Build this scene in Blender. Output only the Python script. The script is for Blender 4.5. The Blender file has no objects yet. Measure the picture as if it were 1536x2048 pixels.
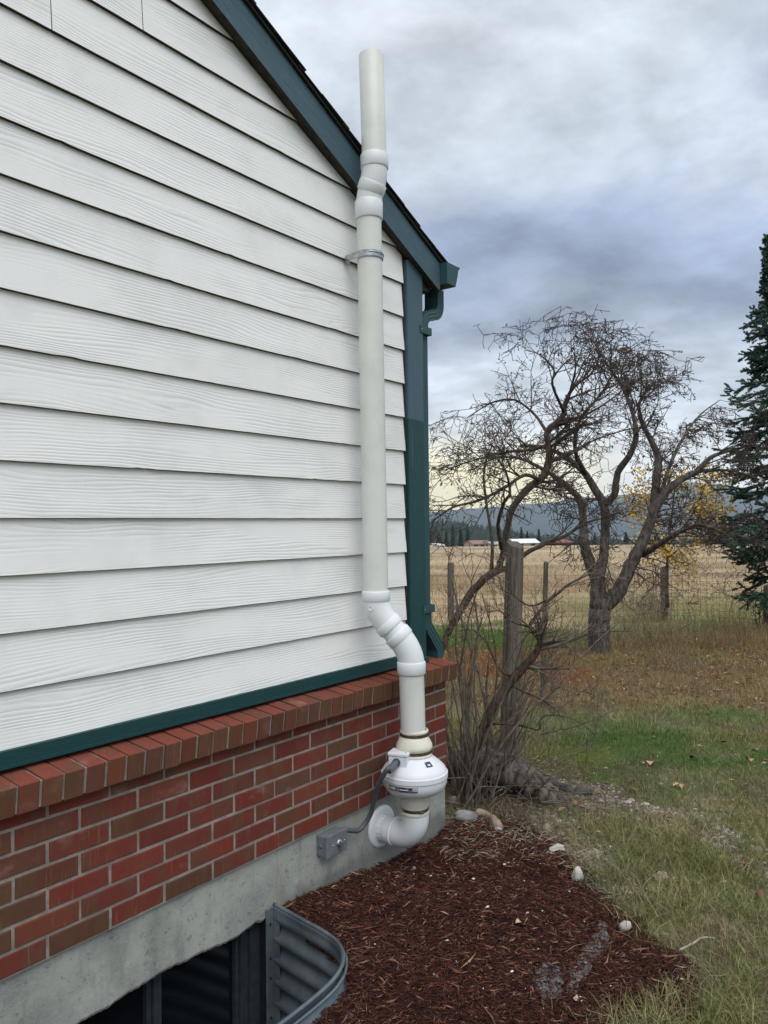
import bpy, math, random
import numpy as np
from mathutils import Vector, Matrix
random.seed(7); np.random.seed(7)
SC = bpy.context.scene
COL = SC.collection
rad = math.radians
def lin(r, g, b):
    f = lambda c: (c/255/12.92) if c/255 <= .04045 else ((c/255+.055)/1.055)**2.4
    return (f(r), f(g), f(b), 1.0)

# ------------------------------------------------------------------ camera
# world: X runs along the gable wall towards its far corner, Y into the house, Z up; siding face is Y = 0
FPX, EYE = 1540.0, 1.55
CAMP = Vector((0.0, -2.0545, EYE))
RIGHT = Vector((0.60559354, -0.79570525, -0.0104698))
UP = Vector((-0.00671733, -0.01826781, 0.99981056))
FWD = Vector((0.79574578, 0.60540849, 0.01640789))
cam_d = bpy.data.cameras.new('camera'); cam = bpy.data.objects.new('camera', cam_d); COL.objects.link(cam)
m = Matrix.Identity(4)
for i in range(3):
    m[i][0], m[i][1], m[i][2], m[i][3] = RIGHT[i], UP[i], -FWD[i], CAMP[i]
cam.matrix_world = m
cam_d.sensor_fit = 'VERTICAL'; cam_d.sensor_height = 36.0; cam_d.sensor_width = 27.0
cam_d.lens = FPX/2048*36.0
cam_d.clip_start = .02; cam_d.clip_end = 60000
SC.camera = cam

# ------------------------------------------------------------------ sky, sun, exposure
SUN_EL, SUN_AZ = rad(54), rad(-128)       # azimuth measured in the XY plane from +X (behind the photographer's left shoulder)
world = bpy.data.worlds.new('World'); SC.world = world; world.use_nodes = True
def build_world():
    nt = world.node_tree; N = nt.nodes; L = nt.links; N.clear()
    def node(t, **k):
        n = N.new(t)
        for a, b in k.items(): setattr(n, a, b)
        return n
    def math_(op, a, b=None, c=None, clamp=False):
        n = node('ShaderNodeMath', operation=op, use_clamp=clamp)
        for i, v in enumerate((a, b, c)):
            if v is None: continue
            if isinstance(v, (int, float)): n.inputs[i].default_value = v
            else: L.new(v, n.inputs[i])
        return n.outputs[0]
    out = node('ShaderNodeOutputWorld'); bg = node('ShaderNodeBackground'); bg.inputs[1].default_value = .1
    sky = node('ShaderNodeTexSky', sky_type='NISHITA', sun_disc=False)
    sky.sun_elevation = SUN_EL; sky.sun_rotation = rad(90) - SUN_AZ
    tc = node('ShaderNodeTexCoord'); sep = node('ShaderNodeSeparateXYZ'); L.new(tc.outputs['Generated'], sep.inputs[0])
    dx, dy, dz = sep.outputs
    zc = math_('MAXIMUM', dz, 0.0)
    den = math_('ADD', zc, .16)
    cmb = node('ShaderNodeCombineXYZ'); L.new(math_('DIVIDE', dx, den), cmb.inputs[0]); L.new(math_('DIVIDE', dy, den), cmb.inputs[1])
    L.new(math_('MULTIPLY', dz, 1.5), cmb.inputs[2])
    def noise(scale, detail, rough, dist, off):
        mp = node('ShaderNodeMapping'); mp.inputs['Location'].default_value = off
        L.new(cmb.outputs[0], mp.inputs[0])
        n = node('ShaderNodeTexNoise'); n.inputs['Scale'].default_value = scale; n.inputs['Detail'].default_value = detail
        n.inputs['Roughness'].default_value = rough; n.inputs['Distortion'].default_value = dist
        L.new(mp.outputs[0], n.inputs['Vector']); return n.outputs['Fac']
    n1 = noise(1.15, 9, .58, .2, (3.1, 7.7, 1.3)); n2 = noise(2.7, 9, .6, .12, (9.1, 2.7, 4.3))
    # layered overcast: the height of each cloud bank wanders with the noise
    amp = math_('ADD', math_('MULTIPLY', zc, 1.15), .02)
    z2 = math_('ADD', zc, math_('MULTIPLY', math_('SUBTRACT', n1, .5), amp))
    cr = node('ShaderNodeValToRGB'); L.new(z2, cr.inputs[0]); R = cr.color_ramp
    stops = [(0.0, (1.30, 1.30, 1.26, 1)), (.07, (1.15, 1.17, 1.17, 1)), (.125, lin(232, 238, 243)), (.18, lin(200, 210, 222)), (.245, lin(164, 175, 194)), (.30, lin(150, 163, 188)),
             (.355, lin(164, 178, 205)), (.41, lin(194, 203, 217)), (.48, lin(211, 220, 231)), (.58, lin(217, 225, 234)), (.75, lin(240, 243, 246)), (1.0, lin(252, 253, 254))]
    R.elements[0].position = 0; R.elements[0].color = stops[0][1]; R.elements[1].position = 1; R.elements[1].color = stops[-1][1]
    for p, c in stops[1:-1]:
        e = R.elements.new(p); e.color = c
    # soft billows
    bil = math_('ADD', math_('MULTIPLY', math_('SUBTRACT', n2, .5), 1.75), 1.0)
    sc_ = node('ShaderNodeVectorMath', operation='SCALE'); L.new(cr.outputs[0], sc_.inputs[0]); L.new(bil, sc_.inputs['Scale'])
    # warm evening light under the cloud deck, low in the west
    dot = node('ShaderNodeVectorMath', operation='DOT_PRODUCT'); L.new(tc.outputs['Generated'], dot.inputs[0])
    gd = (FWD + RIGHT*.09).normalized(); dot.inputs[1].default_value = (gd.x, gd.y, 0.045)
    mr = node('ShaderNodeMapRange', interpolation_type='SMOOTHSTEP'); L.new(dot.outputs['Value'], mr.inputs[0]); mr.inputs[1].default_value = .972; mr.inputs[2].default_value = .9995
    low = node('ShaderNodeMapRange', interpolation_type='SMOOTHSTEP'); L.new(math_('ADD', dz, math_('MULTIPLY', math_('SUBTRACT', n2, .5), .05)), low.inputs[0]); low.inputs[1].default_value = .125; low.inputs[2].default_value = .05
    wf = math_('MULTIPLY', math_('MULTIPLY', mr.outputs[0], low.outputs[0]), .95)
    warm = node('ShaderNodeMix', data_type='RGBA'); L.new(wf, warm.inputs[0]); L.new(sc_.outputs[0], warm.inputs[6]); warm.inputs[7].default_value = tuple(1.55*c for c in lin(255, 236, 172)[:3])+(1.0,)
    sc10 = node('ShaderNodeVectorMath', operation='SCALE'); L.new(warm.outputs[2], sc10.inputs[0]); sc10.inputs['Scale'].default_value = 9.4
    mix = node('ShaderNodeMix', data_type='RGBA'); mix.inputs[0].default_value = .93
    L.new(sky.outputs[0], mix.inputs[6]); L.new(sc10.outputs[0], mix.inputs[7])
    # below the horizon there is only dull ground
    gm = node('ShaderNodeMix', data_type='RGBA'); hf = node('ShaderNodeMapRange'); L.new(dz, hf.inputs[0]); hf.inputs[1].default_value = -.012; hf.inputs[2].default_value = -.03; L.new(hf.outputs[0], gm.inputs[0])
    L.new(mix.outputs[2], gm.inputs[6]); gm.inputs[7].default_value = (1.1, 1.0, .8, 1)
    L.new(gm.outputs[2], bg.inputs[0]); L.new(bg.outputs[0], out.inputs[0])
build_world()
sun_d = bpy.data.lights.new('sun', 'SUN'); sun_d.energy = 1.5; sun_d.angle = rad(50); sun_d.color = (1.0, .985, .965)
sun = bpy.data.objects.new('sun', sun_d); COL.objects.link(sun)
sd = Vector((math.cos(SUN_EL)*math.cos(SUN_AZ), math.cos(SUN_EL)*math.sin(SUN_AZ), math.sin(SUN_EL)))
sun.rotation_euler = (-sd).to_track_quat('-Z', 'Y').to_euler(); sun.location = sd*30
vs = SC.view_settings; vs.view_transform = 'Standard'; vs.look = 'None'; vs.exposure = 0.32; vs.gamma = 1.0; vs.use_curve_mapping = False
SC.cycles.max_bounces = 4; SC.cycles.diffuse_bounces = 3; SC.cycles.glossy_bounces = 2; SC.cycles.transmission_bounces = 1; SC.cycles.volume_bounces = 0; SC.cycles.caustics_reflective = False; SC.cycles.caustics_refractive = False

# ------------------------------------------------------------------ survey helpers
def ray(x, y): return RIGHT*(x-768) + UP*(1024-y) + FWD*FPX
def at(x, y, t): return CAMP + ray(x, y)*(t/FPX)           # a sighting at distance t
def onY(x, y, Y):                                           # a sighting on a plane parallel to the wall
    q = ray(x, y); return CAMP + q*((Y-CAMP.y)/q.y)
def depth(x, y): return FWD.x*x + FWD.y*(y-CAMP.y)
def side(x, y): return RIGHT.x*x + RIGHT.y*(y-CAMP.y)
HT = np.array([-50, 0, 3, 4.2, 5, 7, 10, 14, 17.5, 22, 30, 60, 120, 300, 380, 700, 3000, 14000.])
HZ = np.array([.12, .12, .10, .08, .05, -.03, -.15, -.44, -.70, -.88, -1.08, -1.9, -3.2, -7.2, -12, -40, -100, -140.])
def vnoise(x, y, seed=0):
    x = np.asarray(x, float); y = np.asarray(y, float)
    xi = np.floor(x).astype(np.int64); yi = np.floor(y).astype(np.int64); fx = x-xi; fy = y-yi
    def hsh(a, b):
        h = (a*374761393 + b*668265263 + seed*974711) & 0x7fffffff
        h = ((h ^ (h >> 13))*1274126177) & 0x7fffffff
        return ((h ^ (h >> 16)) & 0xffff)/65535.0
    sx = fx*fx*(3-2*fx); sy = fy*fy*(3-2*fy)
    a = hsh(xi, yi)*(1-sx)+hsh(xi+1, yi)*sx; b = hsh(xi, yi+1)*(1-sx)+hsh(xi+1, yi+1)*sx
    return a*(1-sy)+b*sy
def fbm(x, y, seed=0, o=4):
    s = 0; a = .5; f = 1
    for i in range(o): s = s + a*vnoise(np.asarray(x)*f+i*17.3, np.asarray(y)*f-i*9.1, seed+i); a *= .5; f *= 2
    return s/(1-.5**o)
def hgt(x, y):
    x = np.asarray(x, float); y = np.asarray(y, float)
    t = depth(x, y); z = np.interp(t, HT, HZ)
    k = np.clip((t-3)/6, .25, 1)*np.clip(1-(t-60)/400, 0.0, 1)
    return z + (fbm(x*.7, y*.7, 3)-.5)*.09*k
def ground_at(x, y):                                        # where a sighting meets the ground
    q = ray(x, y); lo, hi = .5, 400.0
    for i in range(50):
        mid = (lo+hi)/2; p = CAMP+q*(mid/FPX)
        if p.z > float(hgt(p.x, p.y)): lo = mid
        else: hi = mid
    return CAMP+q*(lo/FPX)

# ------------------------------------------------------------------ object helpers
def crom(P, n=8):
    out = []; P = [P[0]*2-P[1]]+list(P)+[P[-1]*2-P[-2]]
    for i in range(1, len(P)-2):
        for k in range(n):
            t = k/n; a, b, c, d = P[i-1], P[i], P[i+1], P[i+2]
            out.append(.5*((2*b)+(c-a)*t+(2*a-5*b+4*c-d)*t*t+(-a+3*b-3*c+d)*t**3))
    out.append(P[-2]); return out
class MB:
    def __init__(s): s.v = []; s.f = []; s.mi = []; s.sm = []
    def add(s, vs, fs, mi=0, sm=False):
        o = len(s.v); s.v += [tuple(p) for p in vs]; s.f += [tuple(i+o for i in f) for f in fs]; s.mi += [mi]*len(fs); s.sm += [sm]*len(fs); return s
    def box(s, x0, x1, y0, y1, z0, z1, mi=0, M=None):
        v = [(x, y, z) for x in (x0, x1) for y in (y0, y1) for z in (z0, z1)]
        if M is not None: v = [M @ Vector(p) for p in v]
        return s.add(v, [(0, 1, 3, 2), (4, 6, 7, 5), (0, 4, 5, 1), (2, 3, 7, 6), (0, 2, 6, 4), (1, 5, 7, 3)], mi)
    def tube(s, P, R, n=8, mi=0, cap=True, sm=True, rough=0):
        P = [Vector(p) for p in P]
        if not hasattr(R, '__len__'): R = [R]*len(P)
        T = [(P[min(i+1, len(P)-1)]-P[max(i-1, 0)]).normalized() for i in range(len(P))]
        a = Vector((0, 0, 1)) if abs(T[0].z) < .9 else Vector((1, 0, 0))
        u = (a - T[0]*a.dot(T[0])).normalized(); vs = []
        for i, p in enumerate(P):
            u = (u - T[i]*u.dot(T[i])).normalized(); w = T[i].cross(u)
            for k in range(n):
                an = 2*math.pi*k/n; r = R[i]*(1+(random.random()-.5)*rough)
                vs.append(p + u*(math.cos(an)*r) + w*(math.sin(an)*r))
        fs = [(i*n+k, i*n+(k+1) % n, (i+1)*n+(k+1) % n, (i+1)*n+k) for i in range(len(P)-1) for k in range(n)]
        s.add(vs, fs, mi, sm)
        if cap:
            o = len(s.v)-len(vs)
            s.f.append(tuple(o+k for k in reversed(range(n)))); s.f.append(tuple(o+(len(P)-1)*n+k for k in range(n))); s.mi += [mi]*2; s.sm += [False]*2
        return s
    def lathe(s, prof, n=48, M=None, mi=0, sm=True):         # prof: (radius, height) about local Z
        vs = [(r*math.cos(2*math.pi*k/n), r*math.sin(2*math.pi*k/n), z) for r, z in prof for k in range(n)]
        if M is not None: vs = [M @ Vector(p) for p in vs]
        return s.add(vs, [(i*n+k, (i+1)*n+k, (i+1)*n+(k+1) % n, i*n+(k+1) % n) for i in range(len(prof)-1) for k in range(n)], mi, sm)
    def mesh(s, name):
        me = bpy.data.meshes.new(name); me.from_pydata(s.v, [], s.f)
        me.polygons.foreach_set('material_index', s.mi); me.polygons.foreach_set('use_smooth', s.sm); me.update(); return me
    def obj(s, name, mats, parent=None, bevel=0, seg=2, auto=None):
        me = s.mesh(name)
        for q in (mats if isinstance(mats, (list, tuple)) else [mats]): me.materials.append(q)
        o = link(name, me, parent)
        if bevel:
            b = o.modifiers.new('bevel', 'BEVEL'); b.width = bevel; b.segments = seg; b.limit_method = 'ANGLE'; b.angle_limit = rad(40)
        if auto: sharp(me, auto)
        return o
def sharp(me, deg):
    me.set_sharp_from_angle(angle=rad(deg))
def link(name, me, parent=None):
    o = bpy.data.objects.new(name, me); COL.objects.link(o)
    if parent: o.parent = parent
    return o
def tag(o, label, cat, group=None):
    o['label'] = label; o['category'] = cat
    if group: o['group'] = group
    return o
def thing(name, label, cat, group=None): return tag(link(name, None), label, cat, group)
def struct(o): o['kind'] = 'structure'; return o
def stuff(o, label=None, cat=None):
    o['kind'] = 'stuff'
    if label: o['label'] = label
    if cat: o['category'] = cat
    return o
def tri_mesh(name, V, F, col=None, smooth=False, uvrand=None):
    V = np.ascontiguousarray(V, np.float32); F = np.ascontiguousarray(F, np.int32); me = bpy.data.meshes.new(name)
    me.vertices.add(len(V)); me.vertices.foreach_set('co', V.ravel())
    me.loops.add(F.size); me.loops.foreach_set('vertex_index', F.ravel())
    k = F.shape[1]; me.polygons.add(len(F)); me.polygons.foreach_set('loop_start', np.arange(0, F.size, k, dtype=np.int32))
    me.polygons.foreach_set('use_smooth', np.full(len(F), smooth))
    if col is not None:
        a = me.attributes.new('tint', 'FLOAT_COLOR', 'POINT'); c = np.ones((len(V), 4), np.float32); c[:, :3] = col; a.data.foreach_set('color', c.ravel())
    me.update(calc_edges=True); me.validate(); return me

# ------------------------------------------------------------------ materials
class G:
    def __init__(s, name):
        s.m = bpy.data.materials.new(name); s.m.use_nodes = True; s.nt = s.m.node_tree; s.N = s.nt.nodes; s.L = s.nt.links
        s.b = s.N['Principled BSDF']; s.tc = s.N.new('ShaderNodeTexCoord'); s.co = s.tc.outputs['Object']
    def put(s, sock, v):
        if isinstance(v, (int, float, tuple)): sock.default_value = v
        elif v is not None: s.L.new(v, sock)
    def map(s, scale=(1, 1, 1), loc=(0, 0, 0), src=None):
        n = s.N.new('ShaderNodeMapping'); n.inputs['Scale'].default_value = scale; s.put(n.inputs['Location'], loc); s.L.new(src or s.co, n.inputs[0]); return n.outputs[0]
    def noise(s, scale, detail=4, rough=.55, vec=None, dist=0, col=False):
        n = s.N.new('ShaderNodeTexNoise'); n.inputs['Scale'].default_value = scale; n.inputs['Detail'].default_value = detail; n.inputs['Roughness'].default_value = rough; n.inputs['Distortion'].default_value = dist
        s.L.new(vec or s.co, n.inputs['Vector']); return n.outputs['Color' if col else 'Fac']
    def vor(s, scale, vec=None, feat='F1', out='Distance'):
        n = s.N.new('ShaderNodeTexVoronoi'); n.feature = feat; n.inputs['Scale'].default_value = scale; s.L.new(vec or s.co, n.inputs['Vector']); return n.outputs[out]
    def math(s, op, a, b=None, clamp=False):
        n = s.N.new('ShaderNodeMath'); n.operation = op; n.use_clamp = clamp; s.put(n.inputs[0], a); s.put(n.inputs[1], b); return n.outputs[0]
    def rng(s, v, a, b, c=0, d=1, smooth=True):
        n = s.N.new('ShaderNodeMapRange'); n.interpolation_type = 'SMOOTHSTEP' if smooth else 'LINEAR'; s.L.new(v, n.inputs[0])
        for i, q in enumerate((a, b, c, d)): n.inputs[i+1].default_value = q
        return n.outputs[0]
    def mix(s, f, a, b, mode='MIX'):
        n = s.N.new('ShaderNodeMix'); n.data_type = 'RGBA'; n.blend_type = mode; s.put(n.inputs[0], f); s.put(n.inputs[6], a); s.put(n.inputs[7], b); return n.outputs[2]
    def info(s, out='Random'):
        n = s.N.new('ShaderNodeObjectInfo'); return n.outputs[out]
    def attr(s, name):
        n = s.N.new('ShaderNodeAttribute'); n.attribute_name = name; return n.outputs['Color']
    def scalecol(s, c, f):
        n = s.N.new('ShaderNodeVectorMath'); n.operation = 'SCALE'; s.put(n.inputs[0], c); s.put(n.inputs['Scale'], f); return n.outputs[0]
    def bump(s, h, strength, dist=.002):
        n = s.N.new('ShaderNodeBump'); n.inputs['Strength'].default_value = strength; n.inputs['Distance'].default_value = dist; s.L.new(h, n.inputs['Height'])
        s.L.new(n.outputs[0], s.b.inputs['Normal'])
    def done(s, col=None, rough=.6, metal=0, spec=None, **k):
        s.put(s.b.inputs['Base Color'], col); s.put(s.b.inputs['Roughness'], rough); s.put(s.b.inputs['Metallic'], metal)
        if spec is not None: s.put(s.b.inputs['Specular IOR Level'], spec)
        for a, b in k.items(): s.put(s.b.inputs[a.replace('_', ' ')], b)
        return s.m
def simple(name, c, c2=None, scale=8, rough=.6, metal=0, bump=0, bscale=60, dist=.002, spec=None, detail=5):
    g = G(name); col = c
    if c2 is not None: col = g.mix(g.rng(g.noise(scale, detail), .3, .7), c, c2)
    if bump: g.bump(g.noise(bscale, 5, .6), bump, dist)
    return g.done(col, rough, metal, spec)

def mat_siding():
    g = G('white_painted_siding'); off = g.scalecol((31., 7., 53.), g.info())
    geo = g.co
    v = g.N.new('ShaderNodeVectorMath'); v.operation = 'ADD'; g.L.new(geo, v.inputs[0]); g.L.new(off, v.inputs[1]); v = v.outputs[0]
    n1 = g.noise(1, 2.5, .5, g.map((1.1, 1, 7.5), src=v))
    sep = g.N.new('ShaderNodeSeparateXYZ'); g.L.new(v, sep.inputs[0])
    ph = g.math('ADD', g.math('MULTIPLY', n1, 62.0), g.math('MULTIPLY', sep.outputs[2], 560.0))
    w = g.math('SINE', ph)
    mask = g.rng(g.noise(1, 2, .5, g.map((2.0, 1, 14), (4, 2, 9), v)), .30, .62)
    w = g.math('MULTIPLY', g.math('MULTIPLY', w, mask), .55)
    fine = g.noise(1, 3, .6, g.map((14, 1, 420), src=v))
    h = g.math('ADD', w, g.math('MULTIPLY', fine, .45))
    g.bump(h, .42, .0011)
    dirt = g.rng(g.noise(3.0, 6, .65, v), .45, .75)
    spk = g.rng(g.noise(1, 2, .5, g.map((55, 1, 150), src=v)), .775, .83)
    c = g.mix(dirt, lin(241, 241, 239), lin(230, 231, 229))
    blot_ = g.rng(g.noise(1, 5, .6, g.map((2.2, 1, 5), (3, 8, 1), v)), .5, .8); c = g.mix(g.math('MULTIPLY', blot_, .35), c, lin(204, 206, 202))
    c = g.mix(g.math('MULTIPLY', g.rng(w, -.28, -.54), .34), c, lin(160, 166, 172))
    c = g.mix(g.math('MULTIPLY', g.rng(fine, .66, .8), .22), c, lin(150, 155, 160))
    c = g.mix(g.math('MULTIPLY', spk, .55), c, lin(120, 116, 110))
    return g.done(c, g.rng(dirt, 0, 1, .42, .6), spec=.35)
def mat_green(name, faded, fresh=None, split=None):
    g = G(name); gr = g.noise(1, 4, .6, g.map((30, 30, 30)))
    n = g.noise(26, 4, .6); col = g.mix(n, tuple(c*.85 for c in faded[:3])+(1,), faded)
    wear = g.rng(g.noise(70, 5, .7), .66, .74)
    col = g.mix(g.math('MULTIPLY', wear, .5), col, lin(150, 158, 152))
    if fresh:
        sep = g.N.new('ShaderNodeSeparateXYZ'); g.L.new(g.co, sep.inputs[0])
        e = g.math('ADD', sep.outputs[2], g.math('MULTIPLY', g.noise(22, 2), .02))
        col = g.mix(g.rng(e, split-.004, split+.004), fresh, col)
    return g, col
def mat_trim(name, faded, fresh=None, split=None, grain=(170, 170, 7), bump=.5, tilt=0, streak=.0):
    g, col = mat_green(name, faded, fresh, split); src = g.co
    if tilt:
        rn = g.N.new('ShaderNodeVectorRotate'); rn.rotation_type = 'Y_AXIS'; rn.inputs['Angle'].default_value = tilt; g.L.new(g.co, rn.inputs['Vector']); src = rn.outputs[0]
    gr = g.noise(1, 4, .6, g.map(grain, src=src), 1.0)
    if streak:
        col = g.mix(g.math('MULTIPLY', g.rng(gr, .55, .72), streak), col, tuple(c*.35 for c in faded[:3])+(1,)); col = g.mix(g.math('MULTIPLY', g.rng(gr, .42, .28), streak*.6), col, lin(112, 132, 138))
    g.bump(gr, bump, .003)
    return g.done(col, .55, spec=.4)
def mat_brick(name='fired_brick', over=None):
    g = G(name); base = g.info('Color')
    if over: base = g.mix(.7, base, over)
    off = g.scalecol((13., 29., 17.), g.info())
    v = g.N.new('ShaderNodeVectorMath'); v.operation = 'ADD'; g.L.new(g.co, v.inputs[0]); g.L.new(off, v.inputs[1]); v = v.outputs[0]
    n = g.noise(9, 5, .6, v)
    blot = g.rng(g.noise(1, 2, .4, g.map((11, 6, 5), src=v)), .54, .57)
    c = g.mix(g.math('MULTIPLY', blot, .8), base, g.mix(.75, base, lin(92, 66, 50)))
    c = g.mix(g.rng(n, .35, .75, 0, .35), c, lin(112, 74, 62))
    streak = g.rng(g.noise(1, 4, .6, g.map((150, 60, 9), src=v)), .58, .8)
    c = g.mix(g.math('MULTIPLY', streak, .30), c, lin(178, 150, 138))
    eff = g.rng(g.noise(1, 4, .6, g.map((6, 6, 10), (5, 5, 5), v)), .60, .8); c = g.mix(g.math('MULTIPLY', eff, .4), c, lin(160, 130, 122))
    pit = g.rng(g.noise(230, 3, .6, v), .68, .74)
    c = g.mix(g.math('MULTIPLY', pit, .6), c, lin(48, 32, 28))
    g.bump(g.math('ADD', g.noise(120, 6, .7, v), g.math('MULTIPLY', g.noise(18, 3, .5, v), .8)), .5, .0025)
    return g.done(c, .82, spec=.25)
def mat_concrete():
    g = G('board_formed_concrete')
    n = g.noise(5, 8, .65); c = g.mix(g.rng(n, .3, .7), lin(132, 134, 129), lin(170, 172, 165))
    st = g.rng(g.noise(1, 5, .6, g.map((9, 9, 2.2))), .5, .72); c = g.mix(g.math('MULTIPLY', st, .5), c, lin(86, 87, 80))
    c = g.mix(g.rng(g.noise(140, 6, .75), .35, .7, 0, .55), c, lin(168, 170, 160)); c = g.mix(g.rng(g.noise(45, 6, .7), .56, .7, 0, .6), c, lin(84, 84, 78))
    pits = g.rng(g.vor(95), .10, .03); pm = g.math('MULTIPLY', pits, g.rng(g.noise(14, 2), .5, .62)); c = g.mix(pm, c, lin(70, 70, 66))
    g.bump(g.math('SUBTRACT', g.math('ADD', g.noise(60, 8, .7), g.math('MULTIPLY', g.noise(7, 4), 1.2)), g.math('MULTIPLY', pm, 1.2)), .55, .004)
    drip = g.rng(g.noise(1, 5, .65, g.map((22, 22, 3.5), (2, 0, 7))), .55, .75); c = g.mix(g.math('MULTIPLY', drip, .45), c, lin(96, 96, 88)); lime = g.rng(g.noise(1, 5, .6, g.map((16, 16, 6), (8, 1, 3))), .62, .8); c = g.mix(g.math('MULTIPLY', lime, .5), c, lin(182, 182, 174))
    sep = g.N.new('ShaderNodeSeparateXYZ'); g.L.new(g.co, sep.inputs[0])
    damp = g.rng(g.math('ADD', sep.outputs[2], g.math('MULTIPLY', g.noise(6, 4, .6), .22)), .33, .27)   # rain-splash line just above the soil
    c = g.mix(g.math('MULTIPLY', g.math('MULTIPLY', damp, g.rng(sep.outputs[0], 1.98, 2.1)), .55), c, lin(74, 76, 76))
    return g.done(c, .88, spec=.25)
def mat_pvc(name, c, dirty=.3):
    g = G(name); n = g.noise(7, 6, .6); col = g.mix(g.math('MULTIPLY', g.rng(n, .42, .8), dirty), c, lin(172, 172, 164))
    sp = g.rng(g.noise(120, 2), .755, .79); col = g.mix(g.math('MULTIPLY', sp, dirty*1.6, True), col, lin(120, 118, 112))
    st = g.rng(g.noise(1, 4, .6, g.map((40, 40, 2.0))), .6, .8); col = g.mix(g.math('MULTIPLY', st, dirty*.5), col, lin(165, 165, 160))
    g.bump(g.noise(25, 3), .06, .002)
    return g.done(col, .38, spec=.45)
def mat_tint(name, rough=.85, var=.35, scale=40, spec=.2, trans=0):
    g = G(name); c = g.attr('tint'); n = g.noise(scale, 4, .6)
    col = g.scalecol(c, g.rng(n, .25, .75, 1-var, 1+var))
    return g.done(col, rough, spec=spec)
def mat_bark(name, a, b, sc=30):
    g = G(name); v = g.map((1, 1, .3)); n = g.noise(sc, 6, .7, v); c = g.mix(g.rng(n, .35, .65), a, b)
    li = g.rng(g.noise(sc*.5, 4, .6), .6, .72); c = g.mix(g.math('MULTIPLY', li, .45), c, lin(128, 122, 110))
    g.bump(n, .9, .012); return g.done(c, .9, spec=.2)
def mat_wood(name, a, b):
    g = G(name); n = g.noise(1, 5, .65, g.map((60, 60, 3))); c = g.mix(g.rng(n, .3, .7), a, b)
    crk = g.rng(g.noise(1, 3, .6, g.map((38, 38, 1.1))), .60, .68); c = g.mix(g.math('MULTIPLY', crk, .6), c, lin(48, 44, 40))
    g.bump(g.math('SUBTRACT', n, crk), .8, .006); return g.done(c, .9, spec=.2)
TEAL, FADED = lin(18, 64, 66), lin(70, 96, 108)
M_SID = mat_siding(); M_RAW_SHADE = simple('raw_edge_and_shade', lin(58, 50, 42), lin(34, 30, 27), 40, .9, bump=.4)  # raw edge brown, also used to paint in shade
M_TRIM = mat_trim('green_corner_paint', FADED, TEAL, 2.045, grain=(150, 150, 6), streak=.5); M_RAKE = mat_trim('faded_green_rake_paint', FADED, grain=(8, 150, 150), bump=.8, tilt=-math.atan(.477), streak=.8)
M_SKIRT = mat_trim('dark_green_trim_paint', TEAL, grain=(3, 90, 90), bump=.15); M_GUT = mat_trim('green_enamelled_metal', lin(44, 80, 84), grain=(20, 20, 20), bump=.08)
M_BRICK = mat_brick(); M_BRTOP = mat_brick('sky_lit_brick_top', lin(132, 62, 50)); M_MORT = simple('mortar', lin(154, 145, 136), lin(126, 119, 111), 30, .95, bump=.6, bscale=160, dist=.002)  # rowlock tops: sky light painted in as a redder brick
M_CONC = mat_concrete(); M_ROOF = simple('asphalt_shingle', lin(36, 33, 31), lin(20, 19, 19), 90, .95, bump=.6, bscale=300)
M_SOFF = simple('bare_soffit_wood', lin(92, 72, 60), lin(64, 50, 44), 12, .9, bump=.3)
M_DARK = simple('dark_void', (.01, .01, .011, 1), None, rough=.9)
M_PVC = mat_pvc('aged_white_pvc', lin(218, 219, 213), .34); M_PVCN = mat_pvc('new_white_pvc', lin(224, 228, 230), .16); M_FAN = mat_pvc('glossy_white_housing', lin(222, 225, 231), .06)
M_RUB = simple('cream_rubber_coupling', lin(226, 222, 206), lin(214, 210, 196), 12, .55); M_CLAMP = simple('stainless_clamp', lin(150, 140, 122), lin(108, 100, 86), 60, .32, .9)
M_STEEL = simple('zinc_strap', lin(188, 192, 196), lin(150, 155, 160), 50, .35, .85)
M_GREYP = simple('grey_pvc_conduit', lin(86, 92, 98), lin(72, 78, 84), 20, .5); M_BOX = simple('grey_cast_box', lin(118, 124, 128), lin(102, 108, 112), 25, .55, .15, bump=.15, bscale=200)
M_NAVY = simple('navy_sticker', lin(38, 40, 78), rough=.4); M_STKG = simple('grey_sticker', lin(112, 118, 130), lin(96, 102, 114), 60, .4); M_INK = simple('black_ink', lin(36, 38, 42), rough=.5); M_WINK = simple('white_ink', lin(225, 225, 232), rough=.5)
def mat_glass():
    g = G('dark_window_glass'); return g.done((.006, .008, .011, 1), g.rng(g.noise(4, 3), .3, .7, .03, .09), spec=.5)
M_GLASS = mat_glass(); M_ALU = simple('grey_window_frame', lin(66, 76, 84), lin(52, 60, 68), 30, .5, .3)
def mat_zinc():
    g = G('galvanised_steel'); n = g.noise(6, 6, .65); sp = g.vor(60, out='Color')
    c = g.mix(g.rng(n, .35, .7), lin(98, 110, 118), lin(126, 136, 142)); dirt = g.rng(g.noise(20, 6, .7), .62, .8)
    c = g.mix(g.math('MULTIPLY', dirt, .5), c, lin(64, 58, 52))
    wh = g.rng(g.noise(150, 2), .76, .80); c = g.mix(wh, c, lin(190, 194, 194))
    return g.done(c, g.rng(n, .3, .7, .42, .62), .55)
M_ZINC = mat_zinc()
M_GND = mat_tint('soil_and_turf', .95, .35, 28); M_BLADE = mat_tint('grass_blade', .75, .25, 30, .25); M_CHIP = mat_tint('bark_mulch', .82, .3, 60, .3); M_LEAF = mat_tint('dry_leaf', .7, .25, 60, .25)
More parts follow.
